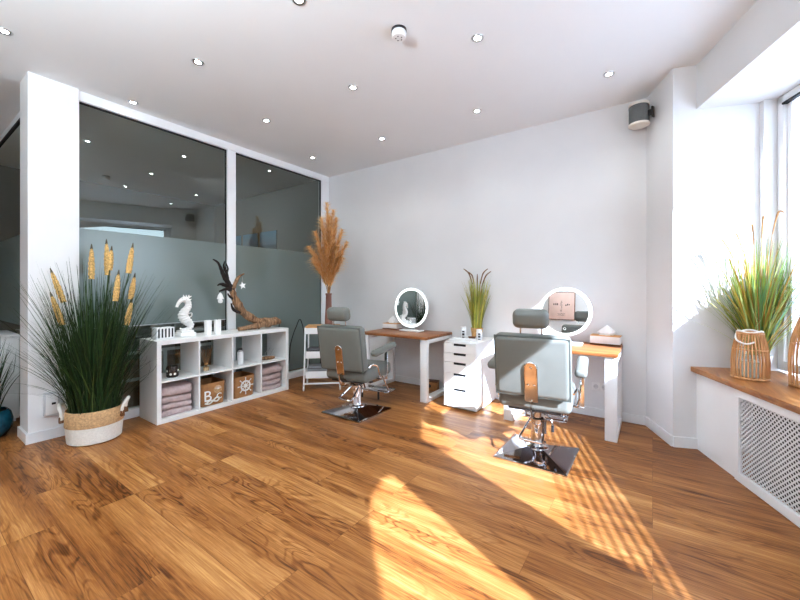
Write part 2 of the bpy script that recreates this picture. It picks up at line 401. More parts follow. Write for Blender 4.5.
for sgn in (1, -1):
    lo = gz0-max(sgn*gu0, sgn*gu1); hi = gz1-min(sgn*gu0, sgn*gu1); c = lo
    while c < hi:
        r_ = clipdiag(c, sgn)
        if r_:
            (a, b), (a2, b2) = r_; d = Vector((a2-a, b2-b)); 
            if d.length > .01:
                d.normalize(); q = Vector((-d.y, d.x))*wd
                y = -.418 if sgn == 1 else -.416
                lat.quadstrip([(a+q.x, y, b+q.y), (a2+q.x, y, b2+q.y)], [(a-q.x, y, b-q.y), (a2-q.x, y, b2-q.y)])
        c += pitch*math.sqrt(2)*.92
lat.build('lattice', M['grille'], rc, smooth=False)
sl = B(); sl.b6(-.002, 6.4, -.455, .10, .605, .645, .006, 2)
struct(sl.build('trim_window_sill', M['sill'])).matrix_world = WM
# windows
def window(k, a, b):
    z0, z1, n0 = .66, 2.665, .12
    w = B(); pf = .065
    for (x0, x1, y0, y1) in ((a, a+pf, z0, z1), (b-pf, b, z0, z1), (a, b, z0, z0+pf), (a, b, z1-pf+.01, z1+.003)): w.b6(x0, x1, n0-.04, n0+.04, y0, y1, .006)
    for (x0, x1, y0, y1) in ((a+pf, a+pf+.035, z0+pf, z1-pf), (b-pf-.035, b-pf, z0+pf, z1-pf)): w.b6(x0, x1, n0-.02, n0+.03, y0, y1, .004)
    fo = struct(w.build('window_%d' % k, M['white'])); fo.matrix_world = WM
    B().quadstrip([(a+pf, n0, z0+pf), (a+pf, n0, z1-pf)], [(b-pf, n0, z0+pf), (b-pf, n0, z1-pf)]).build('pane', M['wglass'], fo)
    B().b6(a+.06, b-.06, n0-.05, n0-.02, z1-.069, z1-.056).build('seal', M['gasket'], fo)
    fm = B(); y = n0-.009
    us = min(a+1.25, b-.2) if k == 1 else a+pf+.02
    def strip(za, zb, ua, ub, y_=y): fm.b6(ua, ub, y_-.0006, y_+.0006, za, zb)
    strip(z0+pf, 1.07, a+pf+.01, b-pf-.01)
    if k == 1: strip(1.07, 1.52, a+pf+.01, us, y)  # solid layer added to keep striped sun off the reveal wall
    z = 1.085; gap = .009; h = .040
    for i in range(9):
        strip(z, z+h, us, b-pf-.01)
        if k == 1: strip(z, z+h, a+pf+.01, us, y-.003)
        z += h+gap; h -= .0034; gap += .0033
    f = fm.build('frosted_film', M['wfilm'], fo); f['label'] = 'white frosted privacy film fading into stripes'
window(1, .045, 3.16); window(2, 3.645, 6.45)
# unseen panels added in the window heads to shape the sun patches
def sun_mask(name, pts):
    b = B(); b.prism([(u, z) for u, z in pts], -.012, .012, Matrix(((1, 0, 0, 0), (0, 0, 1, .03), (0, 1, 0, 0), (0, 0, 0, 1))))
    struct(b.build(name, M['wall'])).matrix_world = WM
sun_mask('sun_mask_near', [(1.1, 2.67), (1.1, 2.60), (1.6, 2.52), (2.2, 2.40), (2.5, 2.345), (2.93, 2.29), (3.2, 2.25), (3.2, 2.67)])
sun_mask('sun_mask_far', [(3.62, 2.67), (3.62, 2.33), (3.8, 2.40), (4.01, 2.41), (4.15, 2.36), (4.26, 2.30), (4.43, 2.17), (4.62, 1.95), (4.8, 1.6), (4.9, 1.2), (6.5, 1.2), (6.5, 2.67)])

# ------------------------------------------------------------------ glazed partition on the left
col = B(); col.b6(-4.43, -4.145, .683, 1.0, 0, H)
struct(col.build('wall_left_column', M['white']))
skirt('baseboard_column_side', (-4.145, .683), (-4.145, 1.0)); skirt('baseboard_column_front', (-4.445, .683), (-4.131, .683))
y0, ym0, ym1, y1 = 1.0, 2.378, 2.484, 3.885
ft = 2.928
pf = B(); pf.b6(PX-.05, PX+.03, y0, BW, ft, H, .004); pf.b6(PX-.05, PX+.03, ym0, ym1, .08, ft, .004); pf.b6(PX-.05, PX+.03, y1, BW, .08, ft, .004); pf.b6(PX-.05, PX+.05, y0, BW, 0, .085, .003)
pf.b6(PX-.05, PX+.02, y0-.02, y0+.012, .08, ft)
struct(pf.build('trim_partition_frame', M['white']))
def pane(k, a, b, zb):
    g = struct(B().quadstrip([(PX-.004, a, .085), (PX-.004, a, ft)], [(PX-.004, b, .085), (PX-.004, b, ft)]).build('window_%d' % k, M['pglass'], smooth=False))
    s = B()
    s.b6(PX-.02, PX+.004, a, b, ft-.012, ft); s.b6(PX-.02, PX+.004, b-.011, b, .085, ft); s.b6(PX-.02, PX+.004, a, a+.007, .085, ft)
    s.build('seal', M['gasket'], g)
    f = B().b6(PX-.003, PX-.001, a, b, zb, 1.80).build('frosted_film', M['frost'], g, smooth=False); f['label'] = 'grey-green frosted film band'
    if zb > .5: B().b6(PX-.002, PX+.0005, a, b, .888, .896).build('film_edge', M['plasticg'], g)
pane(3, y0, ym0, .895); pane(4, ym1, y1, .11)
# partition returning to the left of the column
pf = B(); pf.b6(XL, -4.43, .79, .84, 2.95, H); pf.b6(XL, -4.43, .79, .84, 0, .085)
struct(pf.build('trim_partition_return', M['trim']))
g = struct(B().quadstrip([(XL, .80, .085), (XL, .80, 2.95)], [(-4.43, .80, .085), (-4.43, .80, 2.95)]).build('window_5', M['pglass'], smooth=False))
B().b6(XL, -4.43, .79, .81, 2.92, 2.95).build('seal', M['gasket'], g)
B().b6(XL, -4.43, .796, .798, .895, 1.80).build('frosted_film', M['frost'], g, smooth=False)
# office behind the glass
for i, xc in enumerate((-5.72, -6.27, -6.82)):
    t = thing('picture', ['small blue seascape picture behind the glass, nearest the pampas grass', 'blue seascape picture behind the glass, middle of the three', 'blue seascape picture behind the glass, mostly hidden by the white mullion'][i], 'picture', (xc, BW, 2.06), 0, 'blue pictures in the glazed office')
    B().box((0, -.012, 0), (.47, .024, .48), .003).build('canvas', M['seablue'], t)
    B().box((0, -.006, 0), (.482, .011, .492)).build('stretcher', M['dark'], t)
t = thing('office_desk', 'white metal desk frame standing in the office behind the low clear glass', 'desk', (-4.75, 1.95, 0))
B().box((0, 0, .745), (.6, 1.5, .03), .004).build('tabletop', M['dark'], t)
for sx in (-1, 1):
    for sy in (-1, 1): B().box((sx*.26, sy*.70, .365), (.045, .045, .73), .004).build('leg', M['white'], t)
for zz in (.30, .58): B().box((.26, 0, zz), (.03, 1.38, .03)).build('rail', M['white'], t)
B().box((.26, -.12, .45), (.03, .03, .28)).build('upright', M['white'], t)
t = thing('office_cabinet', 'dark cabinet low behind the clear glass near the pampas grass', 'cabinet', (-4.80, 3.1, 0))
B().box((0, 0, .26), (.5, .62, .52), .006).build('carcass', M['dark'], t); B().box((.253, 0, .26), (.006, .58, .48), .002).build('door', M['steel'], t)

# ------------------------------------------------------------------ ceiling fittings
DL = [(-3.733, 3.312, 'leftmost of the four nearest the back wall'), (-2.597, 3.358, 'second from the left of the four nearest the back wall'), (-1.425, 3.376, 'second from the right of the four nearest the back wall'), (-.293, 3.414, 'nearest the grey corner speaker'),
      (-3.309, 2.308, 'leftmost of the middle row of three'), (-2.148, 2.363, 'centre of the middle row of three'), (-1.007, 2.398, 'in the middle row to the right of the smoke detector'),
      (-4.02, 1.364, 'close above the top of the left glass pane'), (-2.894, 1.411, 'above the left glass pane, out in the open ceiling'), (-1.768, 1.46, 'cut off by the top edge, left of the smoke detector'),
      (-3.633, .484, 'at the far left edge of the photo above the column')]
dl0 = None
for (x, y, lab) in DL:
    lab = 'round recessed ceiling downlight ' + lab
    if dl0 is None:
        dl0 = thing('downlight', lab, 'ceiling light', (x, y, H), 0, 'recessed ceiling downlights')
        B().lathe([(.022, -.001), (.027, -.006), (.041, -.005), (.044, 0), (.022, 0), (.022, -.001)]).build('trim_ring', M['alu'], dl0)
        B().lathe([(0, -.0025), (.022, -.0025)]).build('lens', M['lens'], dl0)
    else: dup(dl0, (x, y, H), None, lab)
    ld = bpy.data.lights.new('downlight_lamp', 'SPOT'); ld.energy = 16; ld.spot_size = 2.3; ld.spot_blend = 1; ld.color = (1, .95, .88); ld.shadow_soft_size = .03
    lo = bpy.data.objects.new('downlight_lamp', ld); C.objects.link(lo); lo.location = (x, y, H-.02)
t = thing('smoke_detector', 'round white smoke detector on the ceiling', 'smoke detector', (-1.415, 2.018, H))
B().lathe([(0, 0), (.052, 0), (.052, -.012), (.046, -.014)]).build('mount', M['steel'], t)
B().lathe([(.046, -.012), (.050, -.018), (.050, -.045), (.044, -.056), (0, -.058)]).build('cap', M['plastic'], t)
gb = B()
for k in range(5): gb.box((.022*math.cos(k*1.25), .022*math.sin(k*1.25), -.0585), (.009, .005, .002))
gb.build('vent', M['steel'], t)
# speaker on the slanting wall
sp = thing('wall_speaker', 'grey drum-shaped speaker mounted high in the corner', 'speaker', (-.10, 3.885, 2.71), math.radians(-22))
B().lathe([(.072, .018), (.078, .03), (.078, .17), (.072, .182)]).build('grille', M['speaker'], sp)
B().lathe([(0, .202), (.072, .202), (.082, .196), (.082, .178), (.070, .178)]).build('end_cap', M['cream'], sp)
B().lathe([(0, 0), (.072, 0), (.082, .006), (.082, .022), (.070, .022)]).build('end_cap', M['cream'], sp)
sb = B(); sb.box((.09, 0, .09), (.05, .03, .05), .008); sb.box((.11, .0, .09), (.012, .04, .09), .004)
sb.build('bracket', M['black'], sp)
# sockets
def socket(p, n_, rz, lab, cat='wall socket', name='wall_socket'):
    t = thing(name, lab, cat, p, rz)
    for k in range(n_):
        B().box((k*.071, -.004, 0), (.074, .008, .078), .004).build('plate', M['plastic'], t)
        B().lathe([(.019, 0), (.019, .004), (.022, .005), (.022, 0)], mat=Matrix.Translation((k*.071, -.008, 0)) @ Matrix.Rotation(PI/2, 4, 'X'), n=20).lathe([(0, .0005), (.019, .0005)], mat=Matrix.Translation((k*.071, -.008, 0)) @ Matrix.Rotation(PI/2, 4, 'X'), n=20).build('well', M['plasticg'], t)
        B().box((k*.071-.009, -.0095, 0), (.004, .001, .004)).box((k*.071+.009, -.0095, 0), (.004, .001, .004)).build('hole', M['black'], t)
    return t
socket((-.458, BW, .295), 2, 0, 'white double wall socket under the right-hand desk')
socket((-4.145, .905, .29), 1, PI/2, 'round-faced white wall socket on the column beside the large basket')
t = thing('wall_control_box', 'pale grey control box with a small dark window low on the column', 'control box', (-4.145, .818, .20), PI/2)
B().box((0, -.02, .095), (.095, .04, .19), .006).build('housing', M['plasticg'], t); B().box((.012, -.041, .10), (.026, .003, .018), .001).build('display', M['black'], t)
B().box((0, -.0405, .095), (.075, .003, .165), .003).build('cover', M['plastic'], t)

# ------------------------------------------------------------------ cube shelf
KX, KY = -3.738, 1.455
sh = thing('cube_shelf', 'low white open cube shelf with eight compartments along the glass wall', 'shelf', (KX-.195, KY+.735, 0))
def kb(name, x0, x1, y0, y1, z0, z1): B().b6(x0, x1, y0, y1, z0, z1, .0015).build(name, M['lacq'], sh)
o_ = .0385; iw = (1.47-2*o_-3*.016)/4
kb('top_panel', -.195, .195, -.735, .735, .77-o_, .77); kb('bottom_panel', -.195, .195, -.735, .735, 0, o_)
kb('side_panel', -.195, .195, -.735, -.735+o_, o_, .77-o_); kb('side_panel', -.195, .195, .735-o_, .735, o_, .77-o_)
kb('shelf_board', -.195, .195, -.735+o_, .735-o_, .377, .393)
for i in range(1, 4):
    yy = -.735+o_+i*iw+(i-1)*.016
    kb('divider', -.195, .195, yy, yy+.016, o_, .377); kb('divider', -.195, .195, yy, yy+.016, .393, .77-o_)
def cell(i): return KY+o_+i*(iw+.016)+iw/2
# towels
def towel_bm(w, d, h, seed):
    rnd = random.Random(seed); b = B(); n = 3; lay = h/n
    # folded layers joined at the rounded front
    prof = []; K = 8
    for k in range(K+1):
        a = -PI/2+PI*k/K; prof.append((d/2-h*.42+h*.42*math.cos(a), h/2+h/2*math.sin(a)))
    prof += [(-d/2, h), (-d/2, 0)]
    prof = [(x, z) for x, z in prof]
    M2 = 14; rings = []
    for j in range(M2+1):
        s = j/M2; y = (s-.5)*w; e = 1-.10*abs(2*s-1)**6
        rings.append([b.bm.verts.new((x*e+.004*math.sin(9*s+seed), y, .0005+max(0, z*(1-.05*abs(2*s-1)**4)+(0 if z < .001 else .0035*math.sin(5*s+2*x*20+seed))))) for x, z in prof])
    P_ = len(prof)
    for a, c in zip(rings, rings[1:]):
        for k in range(P_): b.bm.faces.new((a[k], a[(k+1) % P_], c[(k+1) % P_], c[k]))
    b.bm.faces.new(rings[0][::-1]); b.bm.faces.new(rings[-1]); bmesh.ops.recalc_face_normals(b.bm, faces=b.bm.faces)
    for k in (1, 2):   # fold seams on the two ends
        b.b6(-d/2+.01, d/2-.03, -w/2-.001, w/2+.001, h*k/3-.0015, h*k/3+.0015)
    return b
rank = ['bottom', 'second from the bottom', 'second from the top', 'topmost']
for ci, nm in ((0, 'left-hand'), (3, 'right-hand')):
    z = o_
    for k in range(4):
        h = .056 if k < 3 else .092
        t = towel_bm(.285-.006*k if k < 3 else .295, .29, h, k+ci*5).build('folded_towel', M['towel'])
        t.location = (KX-.185+random.uniform(-.006, .006), cell(ci)-.01+random.uniform(-.006, .006), z); t.rotation_euler = (0, math.radians(3) if k == 3 else 0, random.uniform(-.04, .04))
        if k == 3: t.location.z += .008
        tag(t, 'folded mauve-grey towel, %s of the stack in the %s lower compartment' % (rank[k], nm), 'towel', 'folded towels in the cube shelf'); z += h+.0045
# storage baskets
def basket(ci, lab, deco):
    t = thing('storage_basket', lab, 'basket', (KX-.175, cell(ci)-.015, o_+.001))
    b = B(); rings = []
    for (z, hx, hy) in ((0, .125, .118), (.004, .13, .124), (.23, .14, .138), (.235, .138, .136), (.232, .130, .128), (.01, .12, .114)):
        rg = []
        for k in range(40):
            a = 2*PI*k/40; c, s = math.cos(a), math.sin(a); e = .28
            rg.append(b.bm.verts.new((math.copysign(abs(c)**e, c)*hx, math.copysign(abs(s)**e, s)*hy, z)))
        rings.append(rg)
    for r1, r2 in zip(rings, rings[1:]):
        for k in range(40): b.bm.faces.new((r1[k], r1[(k+1) % 40], r2[(k+1) % 40], r2[k]))
    b.bm.faces.new(rings[0][::-1]); b.bm.faces.new(rings[-1])
    b.build('body', M['kraft'], t)
    for sy in (-1, 1): B().tube([(-.03, sy*.132, .16), (-.03, sy*.158, .165), (0, sy*.165, .15), (.03, sy*.158, .165), (.03, sy*.132, .16)], .009, 8).build('handle', M['rope'], t)
    deco(t); return t
FACE = Matrix(((0, 0, 1, .140), (1, 0, 0, 0), (0, 1, 0, 0), (0, 0, 0, 1)))     # local XY drawing -> basket front
def fm_(x, y, sx=.0): return Matrix.Translation((sx, x, y)) @ FACE
def deco_letters(t):
    B().add(textmesh('B', .155, .003), fm_(-.062, .10)).build('letter', M['candle'], t)
    b = B(); b.lathe([(0, .003), (.043, .002), (.045, 0)], mat=fm_(.045, .158), n=28); b.build('shell', M['jute'], t)
    s_ = B()
    for k in range(7):
        a = PI*(.12+.76*k/6); s_.box((0, 0, 0), (.003, .004, .04), mat=fm_(.045, .158) @ Matrix.Rotation(a-PI/2, 4, 'Z') @ Matrix.Translation((0, .018, .003)) @ Matrix.Rotation(PI/2, 4, 'X'))
    s_.build('shell_rib', M['tbox'], t)
    a_ = B(); a_.add(textmesh('C', .085, .003), fm_(.058, .082)); a_.build('letter', M['candle'], t)
    r = B(); r.tube([fm_(-.085, .03).to_translation(), fm_(-.03, .055).to_translation(), fm_(.03, .035).to_translation(), fm_(.06, .06).to_translation(), fm_(.03, .075).to_translation(), fm_(-.04, .025).to_translation(), fm_(-.09, .035).to_translation()], .008, 8)
    r.build('rope_motif', M['rope'], t)
def deco_wheel(t):
    b = B(); c = (.01, .125)
    m = fm_(*c)
    def ring(r0, r1):
        bm = bmesh.new(); A, Bq = [], []; n = 36
        for z in (0, .004):
            A.append([bm.verts.new((r0*math.cos(2*PI*i/n), r0*math.sin(2*PI*i/n), z)) for i in range(n)]); Bq.append([bm.verts.new((r1*math.cos(2*PI*i/n), r1*math.sin(2*PI*i/n), z)) for i in range(n)])
        for i in range(n):
            j = (i+1) % n
            bm.faces.new((A[1][i], Bq[1][i], Bq[1][j], A[1][j])); bm.faces.new((Bq[0][i], Bq[0][j], Bq[1][j], Bq[1][i])); bm.faces.new((A[0][j], A[0][i], A[1][i], A[1][j]))
        return bm
    b.add(ring(.043, .062), m); b.lathe([(0, .005), (.022, .005), (.022, 0)], mat=m, n=24)
    for k in range(8):
        a = 2*PI*k/8; mm = m @ Matrix.Rotation(a, 4, 'Z')
        b.box((.05, 0, .002), (.085, .009, .004), mat=mm); b.box((.089, 0, .002), (.016, .014, .004), .003, mat=mm)
    b.build('ship_wheel', M['candle'], t)
basket(1, 'brown fabric basket with white letters and a shell motif in the cube shelf', deco_letters)
basket(2, 'brown fabric basket with a white ship wheel in the cube shelf', deco_wheel)
# upper compartments
zs = .3935; xm = KX-.13
t = thing('candle_jar', 'dark patterned candle jar in the upper left compartment of the cube shelf', 'candle', (xm, cell(0)-.02, zs))
B().lathe([(0, .0), (.044, 0), (.052, .01), (.054, .085), (.047, .105), (.043, .105), (.048, .085), (.045, .012), (0, .012)], n=28).build('jar', M['amber'], t)
B().lathe([(0, .05), (.043, .05), (.043, .012)], n=24).build('wax', M['candle'], t)
bd = B()
for k in range(9): bd.lathe([(0, .002), (.012, 0)], mat=Matrix.Rotation(k*.7, 4, 'Z') @ Matrix.Translation((.0535, 0, .035+.03*(k % 2))) @ Matrix.Rotation(PI/2, 4, 'Y'), n=10)
bd.build('relief', M['cream'], t)
t = thing('reed_diffuser', 'small glass reed diffuser with dark reeds in the second upper compartment', 'diffuser', (xm, cell(1)-.045, zs))
B().lathe([(0, 0), (.03, 0), (.034, .006), (.034, .05), (.014, .062), (.014, .078), (.011, .078), (.011, .06), (.03, .048)], n=24).build('bottle', M['sglass'], t)
B().lathe([(0, .006), (.029, .006), (.029, .04), (0, .04)], n=20).build('liquid', M['liquid'], t)
B().lathe([(.011, .062), (.019, .064), (.019, .083), (.010, .085)], n=20).build('collar', M['pottan'], t)
for k in range(6): B().cyl((0, 0, .02), (.05*math.cos(k*1.05+.3), .06*math.sin(k*1.05+.3), .235), .0028, 6).build('reed', M['reed'], t)
t = thing('pump_bottle', 'white bottle with a black top in the third upper compartment', 'bottle', (xm, cell(2)-.01, zs))
B().lathe([(0, 0), (.03, 0), (.034, .004), (.034, .135), (.026, .15), (.018, .152)], n=26).build('body', M['plastic'], t)
B().lathe([(.019, .150), (.022, .152), (.022, .178), (.016, .186), (0, .186)], n=22).build('cap', M['black'], t)
B().lathe([(.0225, .157), (.0225, .168), (.0205, .169)], n=22).build('band', M['alu'], t)
t = thing('driftwood_holder', 'small dark wood block with thin wire stems in the upper right compartment', 'ornament', (xm, cell(3)-.0, zs))
B().tube([(-.05, -.07, .018), (0, -.03, .02), (.01, .03, .016), (0, .09, .014)], [.018, .026, .024, .012], 9).build('base', M['drift'], t)
for (a, b_) in ((-.04, .09), (.0, .12), (.05, .10)):
    B().tube([(0, a*.5, .02), (0, a, .02+b_*.6), (.01, a+.02, .02+b_)], .0028, 6).build('wire', M['alu'], t)
    B().lathe([(0, -.008), (.008, 0), (0, .008)], c=(.01, a+.02, .02+b_), n=12).build('bead', M['sglass'], t)
# on top of the shelf
zt = .7705
t = thing('slotted_box', 'white box with upright black slots on the left end of the cube shelf', 'ornament', (-3.93, 1.585, zt), math.radians(8))
B().box((0, 0, .055), (.085, .17, .11), .004).build('body', M['lacq'], t)
for k in range(5): B().box((.0425, -.064+k*.032, .056), (.002, .015, .086), .001).build('slot', M['black'], t)
for k in range(2): B().box((.012 if k == 0 else -.01, .085, .045+.03*k), (.02, .002, .018), .001).build('slot', M['black'], t)
B().box((0, 0, .1105), (.055, .14, .003)).build('lid', M['white'], t)
# seahorse statue (faces the left end of the shelf)
t = thing('seahorse_statue', 'white seahorse figurine on a square plinth on the cube shelf', 'figurine', (-3.955, 1.80, zt), 0); t.scale = (1.2, 1.12, 1)
B().box((0, 0, .02), (.13, .135, .04), .006).box((0, 0, .05), (.105, .11, .024), .006).build('plinth', M['seah'], t)
pts = [(0, -.045, .085), (0, -.02, .068), (0, .03, .075), (0, .045, .105), (0, .025, .14), (0, -.005, .175), (0, -.018, .215), (0, -.005, .255), (0, .022, .295), (0, .026, .335), (0, .005, .372), (0, -.03, .378)]
rad = [.008, .013, .022, .030, .038, .043, .042, .036, .030, .026, .030, .024]
P_, R_ = spline([Vector(p) for p in pts], rad, 8); R_ = [r*(1+.09*math.sin(i*1.57)) for i, r in enumerate(R_)]
bb = B().tube(P_, R_, 16, smooth=False, flat=1.)
bb.tube([(0, -.025, .375), (0, -.05, .352), (0, -.068, .318), (0, -.073, .30)], [.024, .017, .012, .013], 12)
bb.build('body', M['seah'], t)
fn = B()
for k in range(6):
    yy, zz = .012+.034*math.cos(.35*k-.2), .40-.03*k+.006
    fn.tube([(0, yy-.02, zz-.012), (0, yy+.012, zz+.006)], [.010, .003], 8, smooth=False)
for k in range(3): fn.tube([(0, -.012+.02*k, .395), (0, -.016+.024*k, .425)], [.010, .003], 8, smooth=False)
fn.tube([(0, .02, .225), (0, .055, .235), (0, .052, .20), (0, .024, .19)], [.012, .012, .011, .008], 8, flat=.4)
fn.build('fin', M['seah'], t)
B().lathe([(0, -.005), (.005, 0), (0, .005)], c=(.025, -.03, .378), n=10).build('eye', M['seah'], t)
for (x, y, lab) in ((-3.86, 1.985, 'left of the pair beside the driftwood'), (-3.84, 2.075, 'right of the pair, closest to the driftwood')):
    t = thing('pillar_candle', 'square white candle block on the cube shelf, ' + lab, 'candle', (x, y, zt), 0, 'square white candles')
    B().box((0, 0, .0775), (.052, .056, .155), .003).build('wax', M['candle'], t); B().cyl((0, 0, .154), (0, 0, .164), .0015, 6).build('wick', M['black'], t)
# driftwood sculpture
dx = -3.93
t = thing('driftwood', 'curved driftwood branch sculpture rising from the right end of the cube shelf', 'driftwood', (dx, 2.6, zt+.006))
def d_(pts, rad, mat, nm, n=12):
    rnd = random.Random(len(pts)*7+int(1000*rad[0])); P2, R2 = spline([Vector((px_, y-2.6, z-zt)) for px_, y, z in pts], rad, 7)
    R2 = [r*(1+.10*math.sin(i*.55+r*90)+rnd.uniform(-.05, .05))*(1.35 if mat == M['driftd'] else 1) for i, r in enumerate(R2)]
    P2 = [p+Vector((rnd.uniform(-1, 1), rnd.uniform(-1, 1), rnd.uniform(-.5, .5)))*R2[i]*.13 for i, p in enumerate(P2)]
    B().tube(P2, R2, n, smooth=False).build(nm, mat, t)
d_([(0, 2.93, .83), (0, 2.87, .845), (0, 2.76, .835), (0, 2.66, .85), (.0, 2.54, .90), (0, 2.43, .98), (0, 2.355, 1.08), (0, 2.31, 1.18), (0, 2.29, 1.28)], [.03, .052, .058, .046, .043, .048, .043, .037, .026], M['drift'], 'trunk')
d_([(.02, 2.78, .83), (.03, 2.62, .815), (.04, 2.48, .80), (.05, 2.34, .793)], [.045, .036, .030, .020], M['drift'], 'root')
d_([(.0, 2.66, .84), (.05, 2.61, .80), (.06, 2.585, .785)], [.03, .02, .012], M['drift'], 'root')
d_([(0, 2.30, 1.22), (0, 2.33, 1.31), (0, 2.37, 1.385), (0, 2.44, 1.43)], [.028, .022, .016, .008], M['drift'], 'branch')
for pp, rr in (([(0, 2.29, 1.26), (0, 2.22, 1.35), (0, 2.17, 1.46), (0, 2.13, 1.54), (0, 2.075, 1.575)], [.024, .018, .013, .009, .004]),
               ([(0, 2.24, 1.32), (.02, 2.22, 1.42), (.02, 2.185, 1.50), (.02, 2.195, 1.56)], [.016, .012, .008, .003]),
               ([(0, 2.27, 1.29), (-.02, 2.24, 1.40), (-.02, 2.255, 1.48), (-.02, 2.235, 1.54)], [.014, .01, .007, .003]),
               ([(0, 2.30, 1.25), (0, 2.23, 1.285), (.01, 2.16, 1.305), (.02, 2.115, 1.29)], [.022, .017, .011, .005]),
               ([(0, 2.28, 1.24), (.02, 2.21, 1.25), (.03, 2.13, 1.225)], [.018, .012, .005]),
               ([(0, 2.33, 1.13), (.01, 2.265, 1.16), (.01, 2.235, 1.20)], [.015, .01, .004]),
               ([(0, 2.42, .985), (.02, 2.34, .99), (.02, 2.29, 1.03), (.02, 2.27, 1.09)], [.018, .013, .010, .005])):
    d_(pp, rr, M['driftd'], 'twig', 9)
t = thing('hanging_bell', 'small white bell-shaped ornament hanging from the left twig of the driftwood', 'ornament', (dx+.03, 2.14, 1.222))
B().lathe([(0, -.01), (.010, -.012), (.024, -.035), (.036, -.075), (.034, -.078), (.0, -.06)], n=20).lathe([(0, -.07), (.02, -.082), (.026, -.10), (.018, -.118), (0, -.122)], n=16).build('bell', M['seah'], t); B().cyl((0, 0, -.012), (0, 0, .0), .002, 6).build('cord', M['rope'], t)
t = thing('hanging_star', 'small white star ornament hanging from the right branch of the driftwood', 'ornament', (dx+.02, 2.41, 1.40)); t.scale = (.8, .8, .9)
poly = []
for k in range(10):
    r = .052 if k % 2 == 0 else .022; a = PI/2+k*PI/5+.2; poly.append((r*math.cos(a), r*math.sin(a)))
B().prism(poly, -.006, .006, Matrix.Translation((0, 0, -.115)) @ Matrix.Rotation(math.radians(50), 4, 'Z') @ Matrix.Rotation(PI/2, 4, 'X')).build('star', M['seah'], t); B().cyl((0, 0, -.07), (0, 0, 0), .0015, 6).build('cord', M['rope'], t)

# ------------------------------------------------------------------ grasses
def blades(b, n, r0, h, spread, width, rnd, droop=.25, hmin=.55, seg=6, clamp=None, z0=0.):
    for i in range(n):
        a = rnd.uniform(0, 2*PI); rr = r0*math.sqrt(rnd.random()); bx, by = rr*math.cos(a), rr*math.sin(a)
        a2 = a+rnd.gauss(0, .5); hh = h*rnd.uniform(hmin, 1)*(1-.12*rnd.random()); sp = spread*rnd.random()**.75*rnd.uniform(.6, 1.1)
        dr = droop*rnd.random()*sp/spread
        w = width*rnd.uniform(.6, 1.1); side = Vector((-math.sin(a2+rnd.uniform(-.9, .9)), math.cos(a2+rnd.uniform(-.9, .9)), 0)).normalized()
        Lp, Rp = [], []; fold = rnd.random() < .10
        for k in range(seg+1):
            t = k/seg; out = sp*(t**1.5); z = z0+hh*(t-dr*t**3)
            p = Vector((bx+math.cos(a2)*out, by+math.sin(a2)*out, z))
            if clamp: p = clamp(p)
            ww = w*(1-t)**.6*.5+.0006; Lp.append(p-side*ww); Rp.append(p+side*ww)
        b.quadstrip(Lp, Rp)
    return b
# large grass in the two-tone basket
rnd = random.Random(3)
t = thing('potted_grass', 'tall dark green grass with cattails in a two-tone woven basket beside the column', 'plant', (-3.85, 1.035, 0))
bz = B().lathe([(0, 0), (.165, 0), (.180, .01), (.192, .135), (.192, .142)], n=44).build('basket', M['rope'], t); bz['label'] = 'cream lower half of woven basket'
bz = B().lathe([(.193, .14), (.195, .15), (.190, .262), (.186, .268), (.18, .262), (.18, .14), (0, .14)], n=44).build('basket_rim', M['jute'], t); bz['label'] = 'natural jute upper band of basket'
for sg in (-1, 1):
    rx, ry = math.cos(1.05)*sg, math.sin(1.05)*sg
    def hp(off, s_, z): return (rx*off-ry*s_*sg, ry*off+rx*s_*sg, z)
    B().tube([hp(.196, -.06, .20), hp(.20, -.058, .25), hp(.219, -.04, .30), hp(.227, 0, .315), hp(.219, .04, .30), hp(.20, .058, .25), hp(.196, .06, .20)], .013, 8).build('handle', M['rope'], t)
    for s_ in (-.06, .06): B().box(hp(.20, s_, .20), (.022, .03, .05), .005).build('leather_tab', M['leath2'], t)
B().lathe([(0, .225), (.181, .23)], n=30).build('soil', M['soil'], t)
def clampc(p):
    wx, wy = p.x-3.85, p.y+1.035
    lim = -4.125
    if wx < lim: p.x = lim+3.85
    if wy > 1.43 and p.z < .8 and wx < -3.72: p.y = 1.43-1.035
    if wy > 1.46 and p.z < .8: p.y = 1.44-1.035
    return p
lv = B(); blades(lv, 560, .16, 1.38, .50, .0085, rnd, .28, .45, 7, clampc, .20); blades(lv, 260, .15, 1.15, .24, .010, rnd, .15, .5, 6, clampc, .20)
blades(lv, 120, .17, .75, .52, .007, rnd, .5, .5, 7, clampc, .20)
lv.build('leaves', M['grass'], t, smooth=False)
cat_px = [((52, 272), (64, 302)), ((52, 296), (63, 325)), ((92, 248), (92, 279)), ((107, 243), (108, 275)), ((112, 250), (110, 270)), ((133, 247), (129, 273)), ((119, 274), (116, 301)), ((135, 277), (131, 299)), ((132, 302), (127, 325))]
